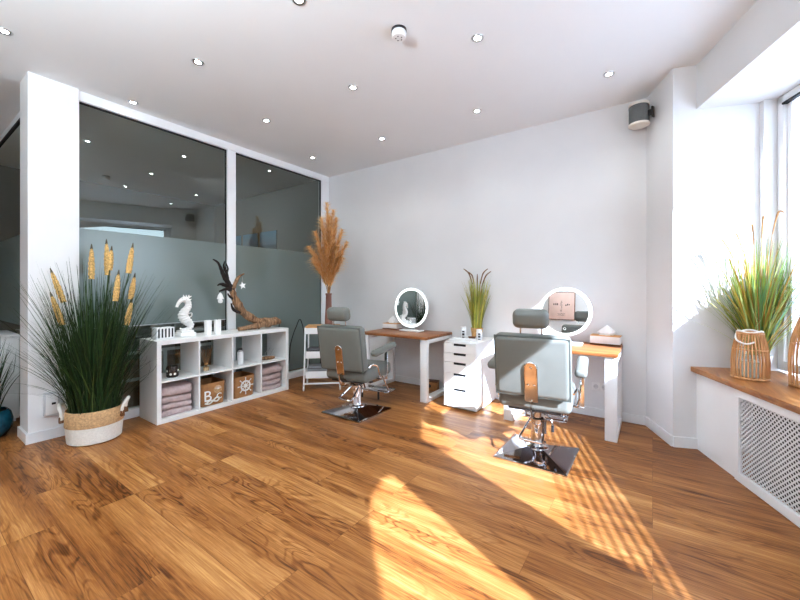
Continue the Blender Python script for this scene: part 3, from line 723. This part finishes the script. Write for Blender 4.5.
for i, (tp, bt) in enumerate(cat_px):
    off = [-.05, -.12, .02, .10, -.04, -.06, -.10, .06, -.02][i]; dd = 3.04+off
    def P3(q):
        a = (q[0]-400)/362.4*dd+2.554; return Vector((.82*a-.572*off, .572*a+.82*off, 1.252+(289.35-q[1])/362.4*dd))
    top, bot = P3(tp), P3(bt); ax = (top-bot).normalized()
    r0 = .022
    b = B(); n = 12; pts = [bot.lerp(top, k/n) for k in range(n+1)]; rr = [r0*(.55+.45*math.sin(PI*min(1, .25+k/n*.8)))*(1+.10*(-1)**k) for k in range(n+1)]
    rr[-1] = .008
    cp = B().tube(pts, rr, 10, smooth=False).build('cattail', M['cattail'], t)
    B().tube([top-ax*.01, top+ax*.035], [.010, .003], 8, smooth=False).build('tip', M['catdark'], cp)
    B().tube([(random.uniform(-.08, .08), random.uniform(-.08, .08), .22), (bot.x*.4, bot.y*.4, bot.z*.55), bot-ax*.05, bot+ax*.01], [.005, .004, .004, .005], 6).build('stem', M['grass'], cp)
# teal pot at the left edge of the photo
t = thing('potted_plant', 'glazed teal pot with dark grass at the left edge beside the column', 'plant', (-4.60, .50, 0))
B().lathe([(0, 0), (.11, 0), (.13, .008), (.165, .07), (.172, .13), (.155, .20), (.135, .225), (.128, .222), (.145, .19), (0, .19)], n=40).build('pot', M['teal'], t)
B().lathe([(0, .2), (.14, .2)], n=24).build('soil', M['soil'], t)
def clampt(p):
    if p.y+.5 > .775: p.y = .275
    if p.x-4.6 > -4.47 and p.y+.5 > .66: p.y = .16
    return p
blades(B(), 150, .09, .78, .26, .009, rnd, .3, .5, 6, clampt, .19).build('leaves', M['grass'], t, smooth=False)
t = thing('low_cabinet', 'white low cabinet against the glass behind the teal pot', 'cabinet', (-5.28, .58, 0))
B().box((0, 0, .415), (.66, .36, .77), .004).build('carcass', M['lacq'], t); B().box((0, 0, .81), (.68, .38, .022), .003).build('top', M['lacq'], t); B().box((0, -.183, .42), (.63, .012, .72), .003).build('door', M['lacq'], t); B().box((0, 0, .02), (.62, .32, .04)).build('plinth', M['plasticg'], t)

# ------------------------------------------------------------------ desks
DH = .725
def desk(loc, lab):
    t = thing('styling_desk', lab, 'desk', loc)
    B().box((0, 0, DH-.015), (.95, .62, .03), .004).build('tabletop', M['desk'], t)
    for sx in (-1, 1):
        x = sx*.425; b = B()
        b.box((x, -.27, (DH-.03)/2), (.09, .045, DH-.03), .003); b.box((x, .265, (DH-.03)/2), (.09, .045, DH-.03), .003)
        b.box((x, 0, .0225), (.09, .49, .045), .003); b.box((x, 0, DH-.0525), (.09, .49, .045), .003)
        b.build('leg_frame', M['white'], t)
    return t
d1 = desk((-2.502, 3.725, 0), 'walnut-topped desk with white steel frame legs in the back left corner')
d2 = desk((-.706, 3.725, 0), 'walnut-topped desk with white steel frame legs nearest the window, behind the sunlit chair')
def mirror(loc, rz, lab, tilt, sc=1., zc=.295):
    t = thing('round_mirror', lab, 'mirror', loc, rz)
    T = Matrix.Translation((0, 0, zc)) @ Matrix.Rotation(-tilt, 4, 'X') @ Matrix.Rotation(PI/2, 4, 'X') @ Matrix.Diagonal((sc, sc, 1, 1))   # disc axis -> -Y
    B().lathe([(.0, -.022), (.235, -.022), (.25, -.012), (.25, .012), (.247, .014)], n=64, mat=T).build('casing', M['plastic'], t)
    B().lathe([(.220, .0145), (.222, .0165), (.244, .0165), (.248, .012)], n=64, mat=T).build('light_ring', M['ring'], t)
    B().lathe([(0, .0150), (.221, .0150)], n=64, mat=T).build('glass', M['mirror'], t, smooth=False)
    B().lathe([(.010, .0156), (.0125, .0156)], n=20, mat=T @ Matrix.Translation((0, -.175, 0))).build('touch_button', M['ring'], t)
    B().box((0, .0, .009), (.30, .13, .018), .006).build('stand_base', M['plastic'], t)
    B().box((0, .035, .10), (.05, .018, .17), .004).build('stand_neck', M['plastic'], t)
    return t
mirror((-2.50, 3.84, DH), 0, 'round LED-ring mirror on the left-hand desk reflecting the green glass', math.radians(2.5))
mirror((-.695, 3.79, DH), 0, 'round LED-ring mirror on the right-hand desk reflecting a pink picture', math.radians(3.2), .94, .312)
def tissues(loc, rz, lab, w, h):
    t = thing('tissue_box', lab, 'tissue box', loc, rz)
    B().box((0, 0, .008), (w, .135, .014), .002).build('base', M['brown'], t)
    B().box((0, 0, .014+h/2), (w-.006, .13, h), .004).build('body', M['tbox'], t)
    B().box((0, 0, .018+h), (w-.004, .132, .008), .002).build('lid', M['woodlid'], t)
    b = B(); rings = []; n = 28; rn = random.Random(int(w*1e4))
    for (z, r) in ((0, .038), (.025, .052), (.05, .04), (.08, .016), (.095, .004)):
        rings.append([b.bm.verts.new((1.35*r*(1+.22*math.sin(5*2*PI*i/n+z*20)+rn.uniform(-.08, .08))*math.cos(2*PI*i/n)+z*.12, .6*r*(1+.22*math.sin(5*2*PI*i/n+1))*math.sin(2*PI*i/n), .021+h+z)) for i in range(n)])
    for a, c in zip(rings, rings[1:]):
        for i in range(n): b.bm.faces.new((a[i], a[(i+1) % n], c[(i+1) % n], c[i]))
    b.bm.faces.new(rings[-1]); b.build('tissue', M['tissue'], t)
tissues((-2.84, 3.90, DH), 0, 'pale tissue box with a pulled tissue on the left-hand desk', .235, .058)
tissues((-.365, 3.955, DH), math.radians(-3), 'white tissue box with a wooden lid on the right-hand desk', .255, .07)
t = thing('small_box', 'small brown box on the floor beneath the left-hand desk', 'box', (-2.25, 3.93, 0), math.radians(10))
B().box((0, 0, .055), (.15, .10, .11), .008).build('body', M['kraft'], t); B().lathe([(0, .001), (.022, .001)], n=20, mat=Matrix.Translation((-.02, -.051, .06)) @ Matrix.Rotation(PI/2, 4, 'X')).build('opening', M['black'], t); B().box((0, 0, .113), (.156, .106, .014), .003).build('lid', M['brown'], t)

# ------------------------------------------------------------------ drawer unit
t = thing('drawer_unit', 'narrow white five-drawer unit between the two desks', 'drawers', (-1.64, 3.73, 0))
cz = B(); cz.b6(-.18, -.165, -.28, .29, .02, .69); cz.b6(.165, .18, -.28, .29, .02, .69); cz.b6(-.18, .18, -.29, .29, .685, .70, .002); cz.b6(-.165, .165, .28, .29, .03, .69); cz.b6(-.165, .165, -.25, .28, .0, .03)
cz.build('carcass', M['lacq'], t)
z = .685; hs = (.098, .098, .115, .158, .190)
for h in hs:
    z -= h
    d = B(); zz0, zz1 = z+.002, z+h-.002
    d.b6(-.178, .178, -.302, -.284, zz0, zz1-.022, .001); d.b6(-.178, -.07, -.302, -.284, zz1-.022, zz1, .001); d.b6(.07, .178, -.302, -.284, zz1-.022, zz1, .001)
    do = d.build('drawer', M['lacq'], t)
    B().b6(-.07, .07, -.290, -.284, zz1-.022, zz1).build('handle_cutout', M['black'], do)
ZD = .7005
t = thing('tray', 'flat white tray on the front of the drawer unit', 'tray', (-1.665, 3.56, ZD))
B().box((0, 0, .006), (.25, .17, .010), .004).build('plate', M['lacq'], t); tr = B(); tr.b6(-.125, .125, -.085, -.078, .01, .022); tr.b6(-.125, .125, .078, .085, .01, .022); tr.b6(-.125, -.118, -.085, .085, .01, .022); tr.b6(.118, .125, -.085, .085, .01, .022); tr.build('rim', M['lacq'], t)
def bottle(loc, lab, hh, r):
    t = thing('bottle', lab, 'bottle', loc, 0)
    B().lathe([(0, 0), (r-.003, 0), (r, .004), (r, hh*.76), (r*.9, hh*.8)], n=24).build('body', M['plastic'], t)
    B().lathe([(r*.92, hh*.79), (r*.95, hh*.98), (r*.85, hh), (0, hh)], n=24).build('cap', M['plastic'], t)
    for k in range(3): B().box((0, 0, 0), (r*.8, .003, hh*(.14, .2, .1)[k]), .001, mat=Matrix.Rotation(.28, 4, 'Z') @ Matrix.Translation((r*.15, -r-.0002, hh*(.60, .36, .12)[k]))).build('label_patch', M['ink'], t)
    B().box((0, 0, 0), (.008, .003, hh*.66), .001, mat=Matrix.Rotation(-.75, 4, 'Z') @ Matrix.Translation((0, -r-.0002, hh*.38))).build('label_strip', M['plasticg'], t)
bottle((-1.755, 3.77, ZD), 'white bottle with black label patches left of the grass pot', .130, .033)
bottle((-1.545, 3.72, ZD), 'white bottle with a dark label in front of the grass pot', .115, .032)
t = thing('small_bowl', 'small dark brown bowl in front of the grass pot on the drawer unit', 'bowl', (-1.615, 3.69, ZD))
B().lathe([(0, 0), (.02, 0), (.045, .035), (.042, .036), (.018, .006), (0, .006)], n=24).build('bowl', M['brown'], t)
t = thing('potted_grass', 'yellow-green grass with brown tips in a tan pot on the drawer unit', 'plant', (-1.635, 3.87, ZD))
B().lathe([(0, 0), (.05, 0), (.055, .004), (.068, .11), (.066, .118), (.060, .115), (.06, .09), (0, .09)], n=30).build('pot', M['pottan'], t)
B().lathe([(.0555, .002), (.0575, .028), (.054, .03)], n=30).build('pot_foot', M['potwhite'], t)
def clampd(p):
    if p.y+3.87 > 4.02: p.y = .15
    return p
blades(B(), 210, .05, .66, .17, .014, rnd, .10, .5, 6, clampd, .09).build('leaves', M['grassy'], t, smooth=False)
for k, (ox, oz, bend) in enumerate(((-.09, .78, -.06), (-.055, .76, -.075), (.005, .72, 0), (.07, .78, .055), (.10, .75, .06))):
    p1 = Vector((ox*.55*.82, ox*.55*.572, oz-.17)); p2 = Vector((ox*.82, ox*.572, oz-.05)); p3 = p2+Vector((bend*.82, bend*.572, .055))
    ct = B().tube([p1, p2, p3], [.006, .008, .004], 8).build('seed_head', M['leath2'], t); B().tube([(0, 0, .1), p1*.6, p1], .003, 6).build('stem', M['stem'], ct)

# ------------------------------------------------------------------ trolley with pampas grass
TX, TY, TR = -3.45, 3.235, math.radians(41)
t = thing('trolley', 'white three-tier metal trolley with a wooden top behind the left chair', 'trolley', (TX, TY, 0), TR)
w, d = .40, .30
def tray_(z, h, nm):
    b = B(); b.b6(-w/2, w/2, -d/2, -d/2+.006, z, z+h); b.b6(-w/2, w/2, d/2-.006, d/2, z, z+h); b.b6(-w/2, -w/2+.006, -d/2, d/2, z, z+h); b.b6(w/2-.006, w/2, -d/2, d/2, z, z+h); b.b6(-w/2, w/2, -d/2, d/2, z, z+.005)
    b.build(nm, M['white'], t)
tray_(.70, .075, 'tray'); tray_(.40, .085, 'tray'); tray_(.155, .085, 'tray')
B().box((0, 0, .785), (w+.01, d+.01, .018), .004).build('wooden_top', M['woodlid'], t)
for sx in (-1, 1):
    for sy in (-1, 1):
        B().tube([(sx*(w/2+.02), sy*(d/2+.004), .085), (sx*(w/2+.008), sy*(d/2+.004), .40), (sx*(w/2+.002), sy*(d/2+.004), .78)], .010, 8).build('post', M['white'], t)
        c = B().lathe([(0, -.008), (.026, -.008), (.03, -.004), (.03, .004), (.026, .008), (0, .008)], n=20, mat=Matrix.Translation((sx*(w/2+.02), sy*(d/2-.0), .030)) @ Matrix.Rotation(PI/2, 4, 'Y')).build('caster', M['plastic'], t)
        B().box((sx*(w/2+.02), sy*d/2, .068), (.022, .02, .04), .003).build('fork', M['plasticg'], c)
B().b6(-w/2-.02, w/2+.02, -d/2-.012, -d/2+.006, .082, .10, .003).b6(-w/2-.02, w/2+.02, d/2-.006, d/2+.012, .082, .10, .003).build('bottom_rail', M['white'], t)
def at_tr(x, y): c, s = math.cos(TR), math.sin(TR); return (TX+c*x-s*y, TY+s*x+c*y)
for (x, y, z, lab, mt, sz) in ((-.08, -.02, .4055, 'dark folded cloth lying in the middle tier of the trolley', 'steel', (.22, .2, .11)), (-.03, 0, .1605, 'grey box standing in the lowest tier of the trolley', 'plasticg', (.30, .2, .13))):
    o = thing('storage_box' if mt == 'plasticg' else 'folded_cloth', lab, 'box' if mt == 'plasticg' else 'cloth', (*at_tr(x, y), z), TR)
    B().box((0, 0, sz[2]/2), sz, .02 if mt == 'steel' else .005, 3).build('body', plain('grey_'+mt, (.10, .10, .11) if mt == 'steel' else (.22, .22, .23), .8), o)
    B().box((0, 0, sz[2]*.82), (sz[0]+.004, sz[1]+.004, .01), .003).build('rim', M['dark'], o)
vx, vy = at_tr(.065, .05); VZ = .7945
t = thing('vase', 'slim dark brown vase standing on the trolley', 'vase', (vx, vy, VZ))
B().lathe([(0, 0), (.045, 0), (.05, .006), (.048, .10), (.038, .26), (.036, .40), (.039, .405), (.033, .405), (.031, .26), (.04, .02), (0, .02)], n=32).build('body', M['vase'], t); B().lathe([(.0365, .385), (.041, .387), (.041, .405), (.0365, .407)], n=32).build('lip', M['vase'], t)
t = thing('pampas_bouquet', 'tall bouquet of golden dried pampas grass standing in the brown vase', 'dried flowers', (vx, vy, VZ+.39))
rp = random.Random(11)
plume = [(-.02, 1.16, .0), (.05, 1.08, .03), (-.10, .98, .02), (.10, .97, -.02), (.02, .98, -.06), (-.17, .80, .0), (.16, .83, .03), (-.04, .82, -.08), (.06, .80, -.09), (-.24, .60, -.03), (.23, .66, -.02), (-.12, .64, -.08), (.13, .60, -.09), (.0, .62, -.10), (-.19, .45, -.05), (.17, .45, -.06), (.02, .45, -.09), (-.07, .50, .08), (.08, .52, .08)]
for (r_, z_, f_) in plume:
    tip = Vector((.82*r_-.572*f_, .572*r_+.82*f_, z_)); mid = Vector((tip.x*.33, tip.y*.33, z_*.5))
    ax, _ = spline([Vector((0, 0, -.05)), mid, tip], [1, 1, 1], 14); b = B(); n = len(ax); i0 = int(n*.30)
    for k in range(420):
        s = rp.random()**.9; i = i0+s*(n-1-i0); j = min(int(i), n-2); p = ax[j].lerp(ax[j+1], i-j); tg = (ax[j+1]-ax[j]).normalized()
        a = rp.uniform(0, 2*PI); o1 = tg.orthogonal().normalized(); o2 = tg.cross(o1); rad_ = o1*math.cos(a)+o2*math.sin(a)
        ln = (.07+.115*math.sin(PI*min(1, .12+s*.88)))*rp.uniform(.6, 1.2); w_ = .0036
        side = tg.cross(rad_).normalized()*w_
        q = [p, p+(tg*.80+rad_*.46)*ln*.5, p+(tg*.70+rad_*.66)*ln-Vector((0, 0, .22*ln))]
        b.quadstrip([q[0]-side, q[1]-side*.9, q[2]-side*.15], [q[0]+side, q[1]+side*.9, q[2]+side*.15])
    pl = b.build('plume', M['pampas'], t, smooth=False)
    B().tube(ax, .0035, 6, smooth=False).build('stem', M['stem'], pl)
t = thing('power_cable', 'black cable hanging in a loop beside the glass next to the trolley', 'cable', (-4.12, 3.15, 0))
B().tube([(0, -.08, .80), (0, -.09, .5), (.01, -.06, .25), (.02, 0, .20), (.02, .06, .25), (.01, .10, .5), (0, .2, .72), (-.01, .3, .8), (0.0, .42, .3), (.02, .45, .012)], .006, 8).build('cord', M['black'], t)
B().box((0, -.08, .82), (.03, .04, .05), .005).build('plug', M['black'], t)

# ------------------------------------------------------------------ salon chairs (face +Y)
def chair(loc, rz, lab, swivel=0., lift=0.):
    t = thing('salon_chair', lab, 'chair', loc, rz, 'hydraulic salon chairs')
    # base plate: low pyramid
    bm = bmesh.new()
    prof = [(.254, 0), (.254, .010), (.244, .016), (.075, .058), (.06, .062)]
    rings = []
    for r, z in prof: rings.append([bm.verts.new((sx*r, sy*r, z)) for sx, sy in ((-1, -1), (1, -1), (1, 1), (-1, 1))])
    for a, c in zip(rings, rings[1:]):
        for k in range(4): bm.faces.new((a[k], a[(k+1) % 4], c[(k+1) % 4], c[k]))
    bm.faces.new(rings[0][::-1]); bm.faces.new(rings[-1])
    B().add(bm).build('base_plate', M['chromed'], t, smooth=False)
    B().lathe([(.085, .052), (.08, .066), (.055, .075), (.045, .10), (.042, .235), (.047, .24), (.047, .255), (.03, .26), (.029, .36), (.06, .362), (.06, .372), (0, .372)], n=36).build('column', M['chrome'], t)
    lv_ = B(); lv_.tube([(-.05, -.02, .262), (-.075, -.10, .20), (-.085, -.165, .165), (-.06, -.185, .16), (.05, -.185, .16), (.075, -.165, .165), (.065, -.10, .20), (.045, -.02, .262)], .0085, 8, sub=5)
    lv_.lathe([(.044, .25), (.058, .252), (.058, .275), (.044, .277)], n=24)
    lv_.build('pump_lever', M['chrome'], t)
    k_ = B().tube([(.03, -.02, .33), (.10, -.06, .30), (.115, -.075, .25)], .006, 8).build('lock_lever', M['chrome'], t); B().cyl((.115, -.075, .26), (.116, -.08, .215), .010, 12).build('grip', M['black'], k_)
    sf = B(); sf.box((0, .02, .378), (.36, .40, .014), .003); sf.b6(-.235, .235, .05, .085, .372, .386); sf.b6(-.235, .235, -.10, -.065, .372, .386); sf.build('seat_frame', M['steel'], t)
    s_ = B().box((0, .045, .452), (.50, .50, .135), .042, 5).build('seat', M['leather'], t)
    T = Matrix.Translation((0, -.215, .50)) @ Matrix.Rotation(math.radians(9), 4, 'X')
    bk = B().box((0, -.0, .222), (.505, .115, .445), .040, 5, mat=T).build('backrest', M['leather'], t)
    B().box((0, -.043, .222), (.5005, .008, .440), .003, 1, mat=T).build('piping', M['piping'], bk)
    # chrome strap up the back, bent under the seat
    st = B(); poly = [(-.038, 0), (.038, 0), (.038, .245)]
    for k in range(9): a = PI*k/8; poly.append((.038*math.cos(a), .245+.038*math.sin(a)))
    st.prism(poly, -.005, .005, T @ Matrix.Translation((0, -.066, -.02)) @ Matrix.Rotation(PI/2, 4, 'X'))
    p0 = T @ Vector((0, -.066, -.02))
    st.tube([p0+Vector((0, 0, .005)), p0+Vector((0, .012, -.06)), Vector((0, p0.y+.06, .375)), Vector((0, -.05, .366))], [.038]*4, 12, flat=.13)
    so = st.build('back_strap', M['strap'], t)
    for (bx_, bz_) in ((0, .245), (-.02, .12), (.02, .12)): B().lathe([(0, .006), (.008, .004), (.010, 0)], n=12, mat=T @ Matrix.Translation((bx_, -.072, bz_-.02)) @ Matrix.Rotation(PI/2, 4, 'X')).build('bolt', M['chrome'], so)
    ed = B(); ring = []
    pp = [(-.039, .0), (-.039, .245)]+[(-.039*math.cos(PI*k/8), .245+.039*math.sin(PI*k/8)) for k in range(9)]+[(.039, .245), (.039, 0)]
    ed.tube([T @ Vector((x, -.066, z-.02)) for x, z in pp], .0055, 6, smooth=False); ed.build('edge', M['chrome'], so)
    B().box((0, -.01, .56), (.235, .105, .130), .040, 5, mat=T).build('headrest', M['leather'], t)
    for sx in (-1, 1): B().tube([T @ Vector((sx*.07, -.005, .42)), T @ Vector((sx*.07, -.005, .52))], .006, 10, smooth=False).build('headrest_post', M['chrome'], t)
    for sx in (-1, 1):
        A = Matrix.Translation((sx*.302, .035, .690)) @ Matrix.Rotation(math.radians(5), 4, 'X')
        B().box((0, 0, 0), (.080, .42, .060), .026, 4, mat=A).build('armrest', M['leather'], t)
        sup = B(); sup.b6(sx*.30-.017, sx*.30+.017, .075, .083, .378, .665, .002); sup.b6(min(sx*.18, sx*.317), max(sx*.18, sx*.317), .064, .094, .372, .380, .002)
        sup.tube([(sx*.262, -.20, .54), (sx*.278, -.14, .56), (sx*.285, -.07, .53), (sx*.282, -.03, .46), (sx*.27, .02, .40), (sx*.25, .06, .385)], .009, 8)
        sup.build('arm_support', M['chrome'], t)
    fr_ = B()
    for sx in (-1, 1): fr_.tube([(sx*.13, .20, .375), (sx*.13, .28, .365), (sx*.145, .34, .26), (sx*.155, .40, .155)], .009, 8, sub=4)
    fr_.box((0, .44, .150), (.36, .17, .010), .003); fr_.tube([(-.18, .37, .155), (.18, .37, .155)], .010, 8, smooth=False)
    fr_.tube([(-.18, .52, .158), (.18, .52, .158)], .010, 8, smooth=False)
    fo_ = fr_.build('footrest', M['chrome'], t)
    B().cyl((0, .44, -lift), (0, .44, .15), .012, 12).build('foot', M['steel'], fo_)
    for ch in t.children:
        if ch.name.split('.')[0] not in ('base_plate', 'column', 'pump_lever'): ch.rotation_euler[2] = swivel; ch.location.z = lift
    return t
chair((-2.50, 2.81, 0), math.radians(0), 'grey leather salon chair in front of the left-hand desk, in shade', math.radians(8), -.035)
chair((-.720, 2.865, 0), 0, 'grey leather salon chair half lit by the sun in front of the right-hand desk', math.radians(6))

# ------------------------------------------------------------------ window sill things
ZS = .6455
def lantern(u, n, r, h, rtop, lab, ncane, zmid):
    x, y = W(u, n); t = thing('bamboo_lantern', lab, 'lantern', (x, y, ZS), math.atan2(U.y, U.x), 'bamboo lanterns on the window sill')
    def rad(z): s = z/h; return r*(1+.03*math.sin(PI*min(1, s*1.5))) if s < .45 else r+(rtop-r)*((s-.45)/.55)**1.7
    for k in range(ncane):
        a = 2*PI*k/ncane; B().tube([(rad(z)*math.cos(a), rad(z)*math.sin(a), z) for z in [.008+(h-.012)*q/8 for q in range(9)]], .0052, 6, smooth=False).build('cane', M['bamboo'], t)
    for z, q in ((.008, .008), (zmid, .004), (h-.006, .008)):
        B().tube([(rad(z)*math.cos(2*PI*k/40), rad(z)*math.sin(2*PI*k/40), z) for k in range(40)], q, 8, smooth=False, closed=True).build('hoop', M['bamboo'], t)
    B().lathe([(0, 0), (r*.98, 0), (r*.98, .008), (0, .008)], n=32).build('base', M['bamboo'], t)
    B().lathe([(.052, .009), (.055, .012), (.055, .17), (.052, .172), (.050, .168), (.050, .014), (0, .012)], n=28).build('glass_cup', M['sglass'], t)
    B().lathe([(0, .013), (.046, .013), (.046, .12), (.03, .125), (0, .122)], n=24).build('candle', M['candle'], t)
    B().tube([(rtop*math.cos(a)*1.03, rtop*math.sin(a)*1.03, h+.004+.006*math.sin(3*a)) for a in [2*PI*k/24 for k in range(24)]], .006, 8, smooth=False, closed=True).build('rope_binding', M['rope'], t)
    B().tube([(-rtop*1.02, 0, h), (-rtop*.6, -rtop*.9, h-.012), (rtop*.2, -rtop*1.35, h-.055), (rtop*1.0, -rtop*.95, h-.075), (rtop*1.25, -.02, h-.06)], .006, 8).build('rope_handle', M['rope'], t)
lantern(.355, -.272, .092, .315, .062, 'smaller bamboo cane lantern on the window sill in front of the grass', 30, .20)
lantern(.56, -.05, .115, .47, .055, 'taller bamboo cane lantern cut off by the right edge of the photo', 32, .27)
px_, py_ = W(.125, -.085)
t = thing('potted_grass', 'multicoloured grass in a white pot on the window sill behind the smaller lantern', 'plant', (px_, py_, ZS))
B().lathe([(0, 0), (.052, 0), (.056, .004), (.074, .125), (.072, .13), (.066, .127), (.064, .10), (0, .10)], n=32).build('pot', M['potwhite'], t); B().lathe([(0, .105), (.066, .105)], n=24).build('soil', M['soil'], t)
def clampw(p):
    q = Vector((p.x+px_-E.x, p.y+py_-E.y, 0)); u, n = q.dot(U), q.dot(NV)
    u2, n2 = max(u, .06), min(n, .065)
    if p.z < .40:   # lean over the lantern, not through it
        c = Vector((u2-.355, n2+.272))
        if c.length < .15: c = c.normalized()*.15; u2, n2 = .355+c.x, -.272+c.y
    v = E+U*u2+NV*n2; return Vector((v.x-px_, v.y-py_, p.z))
lv = B(); blades(lv, 300, .055, .98, .38, .012, rnd, .18, .45, 7, clampw, .10); blades(lv, 120, .05, .72, .44, .009, rnd, .25, .5, 7, clampw, .10)
lv.build('leaves', M['grassm'], t, smooth=False)
for k, (ou, on, z_) in enumerate(((.02, -.30, .98), (.05, -.20, 1.02), (.16, -.06, 1.13), (.24, .0, 1.15), (.12, -.12, 1.08))):
    tip = clampw(Vector((U.x*ou+NV.x*on, U.y*ou+NV.y*on, z_))); kn = Vector((tip.x*.55, tip.y*.55, z_*.86))
    sh_ = B().tube([kn, kn.lerp(tip, .5)+Vector((0, 0, .06)), tip+Vector((0, 0, -.03))], [.003, .006, .003], 7).build('seed_head', M['stem'], t)
    B().tube([(0, 0, .1), kn*.55, kn], .002, 6).build('stem', M['stem'], sh_)

# ------------------------------------------------------------------ picture on the rear wall (seen in the right-hand mirror)
t = thing('picture', 'pale pink canvas picture seen reflected in the right-hand mirror', 'picture', (-2.0, YB, 1.55))
B().box((0, .02, 0), (.66, .04, .74), .003).build('frame', M['brown'], t)
B().box((0, .041, 0), (.63, .006, .71), .001).build('canvas', M['pink'], t)
sc_ = B(); rn = random.Random(5)
for cx_, cz_ in ((-.19, .04), (-.14, .04), (-.1, .04), (.11, .03), (.15, .03), (.19, .03)): sc_.box((cx_, .0445, cz_+rn.uniform(-.01, .01)), (.026, .001, .05*rn.uniform(.6, 1.1)))
for k in range(9): sc_.box((.0+rn.uniform(-.012, .012), .0445, .13-.035*k), (rn.uniform(.02, .06), .001, .012))
for k in range(4): sc_.box((.0, .0445, -.2-.02*k), (rn.uniform(.1, .2), .001, .005))
sc_.build('motif', M['ink'], t)
# sideboard near the rear wall, only reflected
# ------------------------------------------------------------------ outside
struct(B().b6(-30, 60, -40, 60, -.6, -.5).build('street', M['street']))
bt = thing('building', 'pale building with dark windows across the street outside the window', 'building', (9.5, 24, -.5), math.radians(-18))
B().box((0, 0, 5), (22, 6, 10)).build('wall', M['render'], bt); B().box((0, 0, 10.3), (22.6, 6.6, .6)).build('roof', M['brick'], bt)
for i in range(8):
    for j in range(3):
        wf = B().box((-9+i*2.6, -3.02, 1.9+j*3), (1.2, .08, 1.7)).build('window', M['plastic'], bt); B().box((-9+i*2.6, -3.07, 1.9+j*3), (1.0, .04, 1.5)).build('pane', M['bluewin'], wf)
rt = random.Random(21)
tt = thing('bare_tree', 'bare winter tree outside the window', 'tree', (2.35, 10.0, -.5))
B().tube([(0, 0, 0), (.05, 0, 1.5), (0, .05, 3), (.1, 0, 5)], [.17, .14, .11, .05], 10).build('trunk', M['bark'], tt)
def branch(p, d, ln, r, dep, b):
    q = p+d*ln; b.tube([p, p+d*ln*.5+Vector((rt.uniform(-.05, .05), rt.uniform(-.05, .05), .03))*ln, q], [r, r*.8, r*.5], 6, sub=3)
    if dep:
        for _ in range(3):
            v = Vector((rt.uniform(-1, 1), rt.uniform(-1, 1), rt.uniform(-.2, .8))).normalized(); branch(q if rt.random() < .6 else p+d*ln*.6, (d*.7+v*.8).normalized(), ln*.68, r*.5, dep-1, b)
for k in range(9):
    b = B(); branch(Vector((.03, 0, 1.6+.4*k)), Vector((math.cos(k*2.3), math.sin(k*2.3), .5)).normalized(), 1.25-.06*k, .05, 3, b); b.build('branch', M['bark'], tt)

# ------------------------------------------------------------------ light
az = Vector((-.914, .407, 0)).normalized(); EL = .615
sd = Vector((az.x, az.y, -EL)).normalized()
sun = bpy.data.lights.new('sun', 'SUN'); sun.energy = 24; sun.angle = math.radians(.6); sun.color = (.97, .97, 1.10)
so = bpy.data.objects.new('sun', sun); C.objects.link(so); so.rotation_euler = sd.to_track_quat('-Z', 'Y').to_euler(); so.location = (6, -3, 6)
wd_ = bpy.data.worlds.new('world'); SC.world = wd_; wd_.use_nodes = True; nt = wd_.node_tree; nt.nodes.clear()
wo = nt.nodes.new('ShaderNodeOutputWorld'); bg = nt.nodes.new('ShaderNodeBackground')
tcw = nt.nodes.new('ShaderNodeTexCoord'); spw = nt.nodes.new('ShaderNodeSeparateXYZ'); nt.links.new(tcw.outputs['Generated'], spw.inputs[0])
rw = ramp(nt, [(0, (.62, .60, .58)), (.5, (.92, .95, 1.0)), (1, (.62, .78, 1.0))])
mw = nt.nodes.new('ShaderNodeMapRange'); mw.inputs['From Min'].default_value = -1; nt.links.new(spw.outputs['Z'], mw.inputs['Value']); nt.links.new(mw.outputs[0], rw.inputs[0])
nt.links.new(rw.outputs[0], bg.inputs[0]); bg.inputs['Strength'].default_value = 3.9; nt.links.new(bg.outputs[0], wo.inputs[0])
# daylight portals in the two windows
def area(name, loc, rot, sx, sy, e, col, portal=False):
    a = bpy.data.lights.new(name, 'AREA'); a.shape = 'RECTANGLE'; a.size = sx; a.size_y = sy; a.energy = e; a.color = col
    o = bpy.data.objects.new(name, a); C.objects.link(o); o.location = loc; o.rotation_euler = rot
    if portal: a.cycles.is_portal = True
    return o
for ua, ub in ((.075, 3.16), (3.645, 6.45)):
    v = W((ua+ub)/2, .34); q = (-NV).to_track_quat('-Z', 'Z').to_euler()
    area('daylight_portal', (v[0], v[1], 1.65), q, ub-ua, 2.0, 1, (1, 1, 1), True)
# added fill behind the camera, aimed up to brighten the ceiling
area('bounce_fill', (-1.2, -1.2, 1.9), (PI, 0, 0), .9, .9, 245, (.95, .98, 1))
ol = bpy.data.lights.new('office_fill', 'SPOT'); ol.energy = 26; ol.spot_size = 2.2; ol.spot_blend = 1; ol.shadow_soft_size = .05  # added spot without a real fitting, brightens the pictures behind the glass
oo = bpy.data.objects.new('office_fill', ol); C.objects.link(oo); oo.location = (-6.0, 2.6, 2.9); oo.rotation_euler = (math.radians(52), 0, 0)

# ------------------------------------------------------------------ camera + view
cd = bpy.data.cameras.new('camera'); cam = bpy.data.objects.new('camera', cd); C.objects.link(cam)
cd.sensor_width = 36; cd.lens = 36*362.38/800; cd.shift_y = -(300-289.35)/800; cd.clip_start = .05; cd.clip_end = 200
cam.location = (0, 0, 1.252); cam.rotation_euler = (PI/2, 0, .6087)
SC.camera = cam
SC.view_settings.view_transform = 'Standard'; SC.view_settings.look = 'Medium High Contrast'; SC.view_settings.exposure = -0.05
SC.view_settings.use_white_balance = True; SC.view_settings.white_balance_temperature = 5800; SC.view_settings.white_balance_tint = 2
SC.cycles.max_bounces = 10; SC.cycles.diffuse_bounces = 6; SC.cycles.glossy_bounces = 5; SC.cycles.transparent_max_bounces = 16; SC.cycles.sample_clamp_indirect = 6
SC.cycles.use_denoising = True
